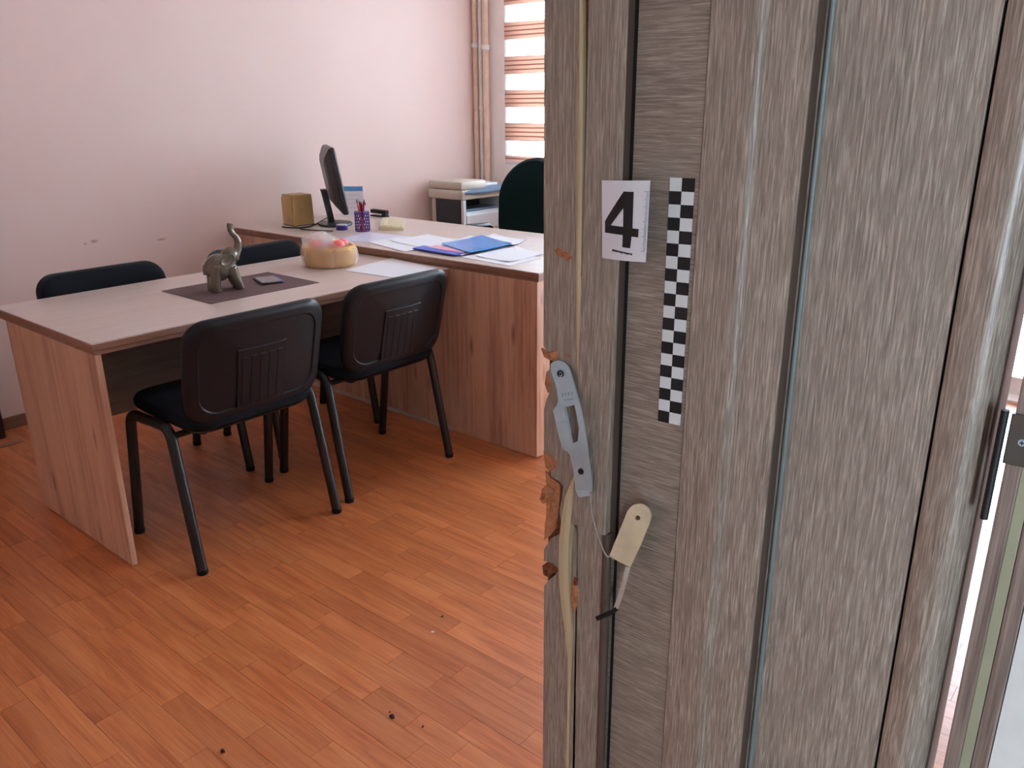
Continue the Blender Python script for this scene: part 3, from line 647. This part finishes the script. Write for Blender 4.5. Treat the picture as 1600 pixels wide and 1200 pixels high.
# ------------------------------------------------------------------ visitor chairs
def rrect(w, h, r, n=7, taper=0):
    pts = []
    for cx, cz, a0 in ((w/2-r, h/2-r, 0), (-w/2+r, h/2-r, PI/2), (-w/2+r, -h/2+r, PI), (w/2-r, -h/2+r, 1.5*PI)):
        for k in range(n): a = a0+PI/2*k/(n-1); pts.append((cx+r*math.cos(a), cz+r*math.sin(a)))
    return [(x*(1-taper*(.5-z/h)), z) for x, z in pts]
def make_chair():
    t = thing('visitor_chair', 'x', 'chair')
    bm = bmesh.new(); o = rrect(.455, .425, .07); rings = []
    for s, z in ((.86, .452), (.97, .455), (1, .468), (1, .482), (.975, .494), (.93, .499), (.6, .503), (.2, .504)): rings.append([(x*s, y*s+.005, z) for x, y in o])
    loft(bm, rings); obj('seat', bm, 'fabric', t, True)
    bm = bmesh.new(); rings = [[(x*s, y*s+.005, z) for x, y in o] for s, z in ((.8, .438), (.9, .44), (.96, .4515))]; loft(bm, rings); obj('seat_pan', bm, 'plastic', t, True)
    W, Hh = .49, .345; tilt = math.radians(13.5); cz, cy = .637, -.236
    o = rrect(W, Hh, .075, 8, .02)
    def bk(x, z, d):     # d: behind (positive = away from the sitter)
        d2 = d-.028*(x/(W/2))**2*1.0
        return (x, cy-d2*math.cos(tilt)-z*math.sin(tilt), cz+z*math.cos(tilt)-d2*math.sin(tilt))
    def rings_of(prof): return [[bk(x*sx_, z*sz_, d) for x, z in o] for sx_, sz_, d in prof]
    bm = bmesh.new(); loft(bm, rings_of([(.955, .94, -.012), (.985, .98, -.010), (1, 1, 0), (.995, .993, .010), (.97, .96, .017), (.93, .9, .019), (.85, .79, .019), (.835, .77, .0145), (.6, .55, .0145), (.3, .3, .0145), (.05, .05, .0145)]))
    sh = obj('back_shell', bm, 'plastic', t, True)
    bm = bmesh.new(); loft(bm, rings_of([(.953, .938, -.0125), (.95, .935, -.024), (.9, .87, -.033), (.6, .6, -.037), (.1, .1, -.038)])); obj('backrest', bm, 'fabric', t, True)
    def patch(bm, x0, x1, z0, z1, d0, d1):
        n = 4; rr = []
        for i in range(n+1):
            x = x0+(x1-x0)*i/n; rr.append([bk(x, z0, d0), bk(x, z1, d0), bk(x, z1-.003, d1), bk(x, z0+.003, d1)])
        loft(bm, rr)
    bm = bmesh.new(); patch(bm, -.085, .085, -.135, .065, .014, .0175); rp = obj('rib_panel', bm, 'plastic', t)
    for k in range(5):
        bm = bmesh.new(); x = -.062+k*.031; patch(bm, x-.009, x+.009, -.128, .04, .0172, .0186); obj('rib', bm, 'plastic', rp)
    for s in (-1, 1):
        X = s*.256; rail = [(X, .125, .455), (X, -.1, .463)]
        front = arc_pts([(X, .03, .459), (X, .135, .456), (X*1.015, .205, .012)], .045, 6)
        rear = arc_pts([(X, .0295, .459), (X, -.115, .464), (X*1.03, -.205, .012)], .045, 6)
        for nm, pth in (('leg', front), ('leg', rear)):
            l = obj(nm, tube(bmesh.new(), pth, .0165, 12, 1.0, (1, 0, 0)), 'tube', t, True)
            e = pth[-1]; obj('foot_cap', lathe(bmesh.new(), [(.0165, 0), (.0175, .004), (.0175, .016), (.014, .02)], 12, (e[0], e[1], 0)), 'plastic', l, True)
        obj('back_bracket', tube(bmesh.new(), arc_pts([(s*.17, -.06, .432), (s*.17, -.165, .436), (s*.17, -.188, .50)], .03, 5), .012, 8, .5, (1, 0, 0)), 'tube', t, True)
    for y, z in ((.08, .43), (-.1, .43)): obj('cross_bar', tube(bmesh.new(), [(-.256, y, z+.018), (-.235, y, z), (.235, y, z), (.256, y, z+.018)], .011, 8), 'tube', t, True)
    return t
c0 = make_chair()
for i, (x, y, rz, lb) in enumerate(((1.347, 2.388, 0, 'black visitor chair nearest the camera, its ribbed plastic back in front of the table'), (1.957, 2.418, 0, 'black visitor chair in front of the table, beside the oak desk panel'),
        (1.36, 2.946, PI, 'black visitor chair across the table, by the pink wall left of the elephant'), (2.034, 2.946, PI, 'black visitor chair across the table, half hidden behind the elephant figurine'))):
    c = c0 if i == 0 else dup(c0)
    c.location = (x, y, 0); c.rotation_euler = (0, 0, rz); tag(c, lb, 'chair', 'visitor chairs around the meeting table')

# ------------------------------------------------------------------ office chair behind the desk
oc = thing('office_chair', 'dark green high-backed office chair behind the desk', 'chair', (3.62, 3.03, 0), -PI/2+PI)   # local +y is forward (towards -x after turning)
bm = bmesh.new(); o = rrect(.49, .62, .243, 14, -.0); 
def ob(x, z, d): return (x, -.2-d-.05*(x/.25)**2*-1-.12*(z)*.35, .785+z)
loft(bm, [[ob(x*s, z*s, d) for x, z in o] for s, d in ((.86, .06), (.96, .055), (1, .035), (1, .01), (.95, -.012), (.8, -.02), (.4, -.024), (.05, -.025))]); obj('backrest', bm, 'green', oc, True)
bm = bmesh.new(); o = rrect(.5, .48, .12, 8); loft(bm, [[(x*s, y*s, z) for x, y in o] for s, z in ((.9, .42), (1, .44), (1, .48), (.93, .51), (.5, .52), (.05, .52))]); obj('seat', bm, 'green', oc, True)
for s in (-1, 1):
    obj('armrest', tube(bmesh.new(), [(s*.285, -.14, .685), (s*.287, -.1, .70), (s*.29, .06, .705), (s*.288, .12, .70), (s*.285, .15, .685)], [.016, .026, .03, .026, .014], 12, .6), 'plastic', oc, True)
    obj('arm_support', tube(bmesh.new(), arc_pts([(s*.285, .06, .69), (s*.285, .04, .45), (s*.15, .02, .41)], .06, 5), .015, 8), 'plastic', oc, True)
obj('back_bracket', tube(bmesh.new(), arc_pts([(0, -.05, .41), (0, -.3, .42), (0, -.26, .72)], .06, 5), .025, 8, .4, (1, 0, 0)), 'plastic', oc, True)
obj('gas_lift', lathe(bmesh.new(), [(.03, .09), (.03, .25), (.018, .26), (.018, .42)], 14), 'black', oc, True)
for k in range(5):
    a = 2*PI*k/5+.3; l = obj('base_leg', tube(bmesh.new(), [(0, 0, .1), (.15*math.cos(a), .15*math.sin(a), .09), (.29*math.cos(a), .29*math.sin(a), .07)], [.03, .024, .018], 8), 'plastic', oc, True)
    obj('caster', lathe(bmesh.new(), [(.001, 0), (.02, .004), (.027, .025), (.02, .046), (.001, .055)], 12, (.29*math.cos(a), .29*math.sin(a), 0)), 'black', l, True)

# ------------------------------------------------------------------ printer on a low cabinet
pc = thing('low_cabinet', 'low pale cabinet under the printer behind the desk', 'cabinet', (4.1, 3.74, 0))
rel(pc, 'body', bx(3.84, 4.30, 3.56, 3.92, 0, .558, bev=.003), 'oak')
for a, b in ((3.845, 4.068), (4.072, 4.295)):
    d = rel(pc, 'door', bx(a, b, 3.543, 3.5595, .05, .553, bev=.002), 'oak')
    hx = b-.03 if a < 4 else a+.03; o = obj('handle', tube(bmesh.new(), [(hx, 3.532, .3), (hx, 3.532, .4)], .005), 'steel'); o.parent = d
P0 = 3.875; PY0, PY1 = 3.632, 3.925
pr = thing('laser_printer', 'beige and charcoal multifunction printer on the cabinet by the window', 'printer', (4.09, 3.78, .5405))
rel(pr, 'base', bx(P0+.02, 4.28, PY0+.01, PY1-.01, .5405, .60, bev=.006), 'offwhite')
rel(pr, 'side_panel', bx(P0+.008, P0+.03, PY0+.02, PY1-.045, .601, .792, bev=.004), 'charcoal', label='charcoal side panel')
rel(pr, 'rear_body', bx(P0+.0105, 4.28, PY1-.044, PY1-.005, .601, .792, bev=.004), 'beige')
rel(pr, 'front_post', bx(P0+.008, P0+.035, PY0-.002, PY0+.0195, .601, .792, bev=.003), 'offwhite', label='white front corner post')
rel(pr, 'inner_back', bx(P0+.036, 4.26, PY0+.2, PY0+.21, .601, .792), 'charcoal')
rel(pr, 'front_post', bx(4.265, 4.285, PY0-.002, PY1-.045, .601, .792, bev=.004), 'offwhite')
bm = bmesh.new(); loft(bm, [[(x, PY0-.004, .601), (x, PY0-.008, .69), (x, PY0+.03, .715), (x, PY0+.19, .70), (x, PY0+.19, .601)] for x in (P0+.036, 4.264)]); rel(pr, 'paper_drawer', bm, 'offwhite')
rel(pr, 'output_tray', bx(P0+.06, 4.25, PY0+.02, PY0+.18, .716, .728, bev=.004), 'slate')
bm = bmesh.new(); box(bm, P0-.004, 4.30, PY0-.006, PY1+.012, .7925, .855, bev=.012); sc = rel(pr, 'scanner_bed', bm, 'beige', True)
bm = bmesh.new()
loft(bm, [[(P0-.002, y0, z), (4.325, y0, z), (4.325, y1, z), (P0-.002, y1, z)] for y0, y1, z in ((PY0+.0, PY1+.008, .8555), (PY0+.004, PY1+.006, .896), (PY0+.02, PY1-.01, .905))]) if False else box(bm, P0-.002, P0+.24, PY0+.002, PY1+.008, .8555, .908, bev=.014)
rel(pr, 'scanner_lid', bm, 'beige', True)
rel(pr, 'lid_flap', bx(P0+.2405, 4.295, PY0+.06, PY1+.008, .8555, .878, bev=.008), 'offwhite', True)
bm = bmesh.new(); loft(bm, [[(x, PY0-.034+.03*abs((x-4.1)/.23)**2, .828), (x, PY0-.036+.03*abs((x-4.1)/.23)**2, .838), (x, PY0+.02, .866), (x, PY0+.02, .83)] for x in [P0+.02+k*.39/10 for k in range(11)]]); cpn = rel(pr, 'control_panel', bm, 'slate', True, 'slate blue control panel')

pr.location = pr.location+Vector((-.014, .02, .018))
# ------------------------------------------------------------------ things on the desk
mc = on_z(524, 351, DZ); ang = math.radians(57)
mn = thing('monitor', 'black flat monitor seen edge-on on the desk', 'monitor', (mc.x, mc.y, DZ), ang-PI/2)   # local +x = screen side normal, +y along the panel
bm = bmesh.new(); lathe(bm, [(.001, .0), (.105, .0), (.11, .004), (.105, .012), (.05, .016), (.001, .017)], 28, (0, 0, 0), .85, 1.1); obj('base', bm, 'monitor', mn, True)
bm = bmesh.new(); loft(bm, [[(x-.02+dx, y, z) for x, y in ((-.016, -.03), (.016, -.03), (.016, .03), (-.016, .03))] for z, dx in ((.014, 0), (.06, -.006), (.13, -.018), (.19, -.03))]); obj('neck', bm, 'monitor', mn)
tl_ = math.radians(9)
def mp_(d, y, z): return (.002+d*math.cos(tl_)-z*math.sin(tl_)+.045, y, .075+z*math.cos(tl_)+d*math.sin(tl_))
def mrings(L): return [[mp_(d, sy*w/2, zz) for sy, zz in ((-1, z0), (1, z0), (1, z1), (-1, z1))] for w, z0, z1, d in L]
bm = bmesh.new(); loft(bm, mrings([(.40, .004, .336, .012), (.412, 0, .34, .006), (.412, 0, .34, -.012), (.40, .006, .334, -.02), (.32, .05, .295, -.046), (.27, .08, .27, -.054)])); obj('housing', bm, 'monitor', mn)
bm = bmesh.new(); loft(bm, mrings([(.376, .022, .322, .0122), (.376, .022, .322, .0135)])); obj('screen', bm, 'screen', mn)
sb = on_z(455, 352, DZ)
sp = thing('desktop_speaker', 'boxy tan desktop device by the wall, left of the monitor', 'speaker', (sb.x+.05, sb.y+.01, DZ), math.radians(-8))
bm = bmesh.new(); loft(bm, [[(x*s, y*s, z) for x, y in ((-.06, -.075), (.06, -.075), (.06, .045), (-.06, .045))] for s, z in ((1.0, .004), (1.0, .012), (.97, .15), (.93, .163))]); obj('body', bm, 'tan', sp)
obj('front_grille', bx(-.0655, -.059, -.07, .04, .012, .15, bev=.003), 'tan', sp)
obj('label_plate', bx(-.0665, -.0655, -.045, -.01, .02, .05), 'tanlabel', sp)
obj('base', bx(-.062, .062, -.078, .048, 0, .004), 'charcoal', sp)
cb = [on_z(a, b, DZ+.004) for a, b in ((441, 354.5), (452, 355.5), (470, 356), (484, 354), (494, 350), (506, 343), (512, 340))]
tag(obj('power_cable', tube(bmesh.new(), cb, .0035, 8), 'black', None, True), 'black cable lying between the tan device and the monitor', 'cable')
tag(obj('power_cable', tube(bmesh.new(), [on_z(a, b, DZ+.004) for a, b in ((470, 358), (482, 359), (495, 360), (508, 360.5), (520, 361))], .003, 8), 'black', None, True), 'second black cable running in front of the monitor foot', 'cable')
# desk calendar
cd = thing('desk_calendar', 'white standing desk calendar with blue header behind the pen cup', 'calendar', (3.14, 3.85, DZ), math.radians(42))
def calp(y, t, o=0): return Vector((-.045+.045*t-o, y, .003+.165*t))
bm = bmesh.new(); loft(bm, [[calp(-.062, 0), calp(.062, 0), calp(.062, 1), calp(-.062, 1)], [p+Vector((.0015, 0, 0)) for p in (calp(-.062, 0), calp(.062, 0), calp(.062, 1), calp(-.062, 1))]]); obj('sheet', bm, 'paper', cd)
bm = bmesh.new(); loft(bm, [[calp(-.062, .84, .0008), calp(.062, .84, .0008), calp(.062, 1, .0008), calp(-.062, 1, .0008)], [calp(-.062, .84), calp(.062, .84), calp(.062, 1), calp(-.062, 1)]]); obj('header', bm, 'calblue', cd, label='light blue header')
bm = bmesh.new(); loft(bm, [[(.045, -.062, .003), (.045, .062, .003), (.0018, .062, .166), (.0018, -.062, .166)], [(.0465, -.062, .003), (.0465, .062, .003), (.0033, .062, .167), (.0033, -.062, .167)]]); obj('back_sheet', bm, 'paper', cd)
obj('foot', bx(-.047, .048, -.062, .062, 0, .003), 'paper', cd)
for k in range(4):
    bm = bmesh.new(); t0 = .7-.14*k; loft(bm, [[calp(-.045, t0, .0006), calp(.045, t0, .0006), calp(.045, t0+.012, .0006), calp(-.045, t0+.012, .0006)], [calp(-.045, t0, 0), calp(.045, t0, 0), calp(.045, t0+.012, 0), calp(-.045, t0+.012, 0)]]); obj('print_line', bm, plain('calendar_print', sr(190, 204, 226), .7), cd)
# pen cup
pcx = on_z(567, 361, DZ)
cup = thing('pen_cup', 'violet mesh pen cup in front of the calendar', 'pen cup', (pcx.x, pcx.y, DZ))
obj('base', lathe(bmesh.new(), [(.036, 0), (.036, .004)], 24), 'purple', cup)
obj('rim', lathe(bmesh.new(), [(.0365, .096), (.0385, .096), (.0385, .1), (.0365, .1)], 24), 'purple', cup)
bm = bmesh.new()
for k in range(18):
    for s in (-1, 1):
        pts = [(.037*math.cos(2*PI*k/18+s*t*1.1), .037*math.sin(2*PI*k/18+s*t*1.1), .003+t*.094) for t in (0, .25, .5, .75, 1)]; tube(bm, pts, .0016, 4)
obj('mesh_wall', bm, 'purple', cup)
pens = (('red', 'red pencil leaning left in the violet pen cup'), ('magenta', 'magenta pencil in the violet pen cup'), ('orange', 'orange pencil leaning right in the violet pen cup'), ('red', 'tall red pencil in the violet pen cup'), ('black', 'black pen in the violet pen cup'), ('magenta', 'short magenta pencil in the violet pen cup'), ('offwhite', 'white pen in the violet pen cup'))
for k, (c, lb) in enumerate(pens):
    a = 2*PI*k/7+.4; r0, r1 = .010, .022; h = .14+.008*(k % 3)
    t = thing('pencil', lb, 'pencil', (pcx.x+r0*math.cos(a+2.5), pcx.y+r0*math.sin(a+2.5), DZ+.004), group='pencils in the cup')
    e = Vector((r1*math.cos(a)-r0*math.cos(a+2.5), r1*math.sin(a)-r0*math.sin(a+2.5), h))
    obj('barrel', tube(bmesh.new(), [(0, 0, 0), e*.9], .0048, 6), c, t); obj('tip', tube(bmesh.new(), [e*.9, e], [.005, .0014], 6), 'orange' if c == 'red' else 'black', t)
pb = on_z(546, 360, DZ)
nb = thing('clip_holder', 'small round violet clip holder beside the pen cup', 'holder', (pb.x-.008, pb.y+.05, DZ))
obj('body', lathe(bmesh.new(), [(.03, 0), (.031, .004), (.031, .022), (.029, .025)], 20), 'purple', nb, True); obj('lid', lathe(bmesh.new(), [(.0285, .0252), (.027, .028)], 20), 'offwhite', nb)
# keyboard
ka, kb2 = Vector((2.855, 3.205)), Vector((3.10, 3.455)); kc = (ka+kb2)/2; kd = kb2-ka
kbd = thing('keyboard', 'cream keyboard lying behind the pen cup', 'keyboard', (kc.x, kc.y, DZ), math.atan2(kd.y, kd.x))
bm = bmesh.new(); loft(bm, [[(x, -.06, 0), (x, .06, 0), (x, .06, .026), (x, -.06, .012)] for x in (-.175, .175)]); obj('body', bm, 'cream', kbd)
for r_ in range(4):
    for k in range(12):
        y = -.042+r_*.026; zt = .012+(y+.06)/.12*.014; obj('key', bx(-.16+k*.0267, -.16+k*.0267+.0255, y-.0122, y+.0122, zt-.001, zt+.004, bev=.001, seg=1), 'cream', kbd)
# stapler at the far edge
st_ = (on_z(588, 336, DZ)+on_z(619, 339.5, DZ))/2
sl = thing('stapler', 'black stapler near the far edge of the desk', 'stapler', (3.2, 3.69, DZ), PI/2)
obj('base', bx(-.068, .068, -.016, .016, 0, .008, bev=.003), 'black', sl); obj('arm', bx(-.066, .066, -.015, .015, .018, .04, bev=.005), 'black', sl); obj('spring_block', bx(-.064, -.03, -.011, .011, .008, .018), 'charcoal', sl)
# papers and folders: drawn by their corners on the desktop
def sheet(name, px, z0, th, mat, label, cat, zref=DZ, curl=0, group=None):
    q = [on_z(a, b, zref) for a, b in px]; bm = bmesh.new(); n = 6
    if len(q) == 4:
        f = lambda u, v, o: (q[0]*(1-u)+q[1]*u)*(1-v)+(q[3]*(1-u)+q[2]*u)*v+Vector((0, 0, z0-zref+o+curl*(abs(u-.5)*2)**3*(abs(v-.5)*2)**2))
        loft(bm, [[f(i/n, j/n, 0) for i in range(n+1)]+[f(i/n, j/n, th) for i in range(n, -1, -1)] for j in range(n+1)])
    o = obj(name, bm, mat); tag(o, label, cat, group); return o
G = 'papers on the desk'
sheet('paper_sheet', [(520, 376), (590, 379), (652, 371), (575, 363)], DZ+.0002, .001, 'paper_v', 'violet tinted document sleeve just in front of the pen cup', 'paper', group=G)
sheet('paper_sheet', [(576, 379), (632, 394), (690, 384), (620, 371)], DZ+.0015, .0012, 'paper', 'white sheet near the desk front edge, left of the blue folders', 'paper', group=G)
sheet('paper_sheet', [(608, 377), (662, 389), (722, 377), (668, 368)], DZ+.003, .0015, 'paper', 'white stapled sheets overlapping the middle of the paper spread', 'paper', curl=.004, group=G)
sheet('paper_sheet', [(668, 390), (722, 401), (792, 380), (735, 370)], DZ+.005, .0012, 'paper', 'white sheet under the bright blue folder', 'paper', group=G)
sheet('document_folder', [(645, 391), (712, 402), (728, 397), (662, 387)], DZ+.0065, .004, 'navy', 'dark blue folder at the desk front edge, under the brighter one', 'folder')
sheet('paper_sheet', [(668, 390), (724, 399), (736, 395), (680, 387)], DZ+.0107, .0008, 'paper_p', 'pink paper slip peeking from between the blue folders', 'paper', group=G)
fd = sheet('document_folder', [(690, 386), (733, 400), (800, 386), (754, 373)], DZ+.0118, .004, 'blue', 'bright blue translucent folder on top of the papers', 'folder', curl=.003)
sheet('paper_sheet', [(722, 402), (796, 416), (846, 404), (790, 388)], DZ+.0003, .0015, 'paper', 'lowest white sheet at the right end of the desk', 'paper', group=G)
sheet('paper_sheet', [(742, 401), (796, 411), (850, 398), (806, 387)], DZ+.0022, .002, 'paper', 'white sheet on top at the right end of the desk', 'paper', curl=.004, group=G)
sheet('paper_sheet', [(735, 374), (800, 386), (822, 377), (772, 368)], DZ+.0022, .0015, 'paper', 'white crumpled sheet behind the bright blue folder', 'paper', curl=.008, group=G)

# ------------------------------------------------------------------ things on the table
tag(obj('desk_mat', bx(1.444, 1.902, 2.567, 2.905, TZ+.0002, TZ+.0022, bev=.0006), 'mat'), 'dark brown rectangular mat under the elephant', 'mat')
sheet('paper_sheet', [(538, 423), (625, 436), (687, 421), (612, 404)], TZ+.0003, .002, 'paper', 'white sheets lying on the meeting table near the desk', 'paper', TZ)
ph = thing('smartphone', 'grey smartphone lying on the brown mat', 'phone', (1.79, 2.74, TZ+.0023), math.radians(72))
obj('case', bx(-.066, .066, -.041, .041, 0, .006, bev=.003), 'black', ph, True); obj('glass', bx(-.063, .063, -.038, .038, .006, .0088, bev=.001), 'phone', ph); obj('side_trim', bx(-.066, .066, -.047, -.0412, .0, .005, bev=.001), 'bluecase', ph)
# elephant figurine
el = thing('elephant_figurine', 'glossy grey bronze elephant figurine with raised trunk', 'figurine', (1.563, 2.738, TZ+.0023), math.radians(-14))
bm = bmesh.new()
ball(bm, (.022, 0, .093), .055, (1.0, .82, 1.02)); ball(bm, (.05, 0, .105), .044, (1.0, .85, 1))
for s in (-1, 1):
    tube(bm, [(-.002, s*.02, 0), (-.002, s*.021, .03), (.002, s*.02, .07), (.01, s*.016, .1)], [.0215, .0205, .023, .03], 16)
    tube(bm, [(.098, s*.02, .0), (.094, s*.02, .014), (.08, s*.02, .05), (.066, s*.016, .09)], [.018, .0185, .021, .028], 16)
ball(bm, (.076, 0, .138), .034, (1, .85, 1)); ball(bm, (.092, 0, .128), .02)
tube(bm, [(.08, 0, .135), (.098, 0, .147), (.11, 0, .166), (.1145, 0, .188), (.108, 0, .207), (.095, 0, .222), (.087, 0, .238), (.0875, 0, .255), (.09, 0, .264)], [.026, .021, .0165, .014, .0125, .0115, .011, .0115, .0125], 16)
tube(bm, [(-.03, 0, .11), (-.036, 0, .09), (-.034, 0, .07)], [.006, .005, .005], 8)
el.scale = (.91, .91, .91)
body = obj('body', bm, 'bronze', el, 'all')
rm = body.modifiers.new('remesh', 'REMESH'); rm.mode = 'VOXEL'; rm.voxel_size = .0022; rm.use_smooth_shade = True
sm = body.modifiers.new('smooth', 'SMOOTH'); sm.factor = .5; sm.iterations = 4
for s in (-1, 1):
    bm = bmesh.new(); seg = 24; R = Matrix.Rotation(math.radians(-35), 3, 'Y')
    def ep(a, k, off):
        x = .031*k*math.cos(a)*(1+.12*math.cos(2*a)); z = .024*k*math.sin(a)-.004*k*math.cos(a)
        v = R @ Vector((x, 0, z)); return Vector((.052+v.x, s*(.036+off-.35*(v.x)*.4), .126+v.z))
    loft(bm, [[ep(2*PI*i/seg, k, off) for i in range(seg)] for k, off in ((.95, .0), (1.0, .004), (.96, .008), (.86, .0085), (.76, .0055), (.3, .0055), (.02, .0055))])
    obj('ear', bm, 'bronze', el, 'all')
# bread in a plastic bag
bc = on_z(516, 415, TZ)
br = thing('bread_basket', 'golden bread basket in a clear plastic bag with pink sweets', 'basket', (bc.x, bc.y, TZ), math.radians(-50))
def wob(a, k): return 1+.025*math.sin(9*a+k)+.015*math.sin(17*a+2*k)
bm = bmesh.new(); seg = 48
prof = [(.6, 0), (.82, .001), (.9, .01), (.95, .026), (.955, .036), (.91, .043), (.96, .05), (1.0, .064), (.99, .078), (.94, .087), (.86, .088), (.8, .07), (.4, .06), (.02, .06)]
loft(bm, [[(.115*r*wob(2*PI*i/seg, 1)*math.cos(2*PI*i/seg), .095*r*wob(2*PI*i/seg, 1)*math.sin(2*PI*i/seg), z) for i in range(seg)] for r, z in prof]); obj('basket', bm, 'bread', br, 'all')
for k, (x, y, z, rr, mt) in enumerate(((-.05, -.02, 0.092, .026, 'pink'), (.045, -.035, 0.094, .028, 'pink'), (0, .02, 0.092, .03, 'offwhite'), (.05, .03, 0.092, .026, 'pink'), (-.01, -.045, 0.090, .024, 'paper_p'))):
    bm = bmesh.new(); ball(bm, (x, y, z), rr, (1.1, 1, .7)); obj('sweet', bm, mt, br, 'all')
bm = bmesh.new(); pr_ = [(.62, .0006), (.9, .0015), (1.0, .018), (1.02, .045), (1.035, .07), (.96, .093), (.8, .115), (.5, .135), (.2, .145), (.01, .147)]
def bagp(r, z, a, i): 
    lop = 1+.0*a; zz = z*(1-.16*max(0, math.cos(a))*(1 if z > .07 else 0)); rr = r*(1+.02*math.sin(13*a+z*40)+.02*math.sin(7*a-z*60)) 
    return (.115*rr*math.cos(a)-(.02 if z > .1 else 0), .097*rr*math.sin(a), zz)
loft(bm, [[bagp(r, z, 2*PI*i/72, i) for i in range(72)] for r, z in pr_]); obj('plastic_bag', bm, 'bag', br, 'all', label='clear crinkled plastic bag')
bm = bmesh.new()
for k in range(12):
    a = 2*PI*k/12+.3*math.sin(k*3); tube(bm, [(.115*r*1.02*math.cos(a+da), .097*r*1.02*math.sin(a+da), z) for r, z, da in ((.95, .008, 0), (1.02, .03, .04), (1.04, .055, .02), (.97, .08, -.03))], .0013, 5)
obj('bag_crease', bm, 'sheer', br, label='white creases of the bag')

# crumbs on the floor
for k, (px, py, r, mt, lb) in enumerate(((613, 1121, .006, 'crumb_d', 'larger black crumb on the laminate floor'), (609, 1113, .002, 'crumb_d', 'tiny black crumb beside the larger one on the floor'), (661, 1136, .0025, 'crumb_d', 'black crumb on the floor right of the larger one'), (348, 1175, .005, 'crumb_d', 'black crumb on the floor near the bottom picture edge'), (676, 989, .004, 'crumb_w', 'white crumb on the laminate floor'), (691, 964, .003, 'crumb_d', 'dark crumb on the floor behind the white one'))):
    p = on_z(px, py, 0); bm = bmesh.new(); bmesh.ops.create_icosphere(bm, subdivisions=2, radius=1, matrix=Matrix.Diagonal((r, r*1.4, r*.6, 1)))
    for v in bm.verts: v.co *= random.uniform(.75, 1.2)
    zmin = min(v.co.z for v in bm.verts)
    tag(obj('floor_crumb', bm, mt, loc=(p.x, p.y, -zmin), rot=(0, 0, k)), lb, 'crumb', 'crumbs on the floor')
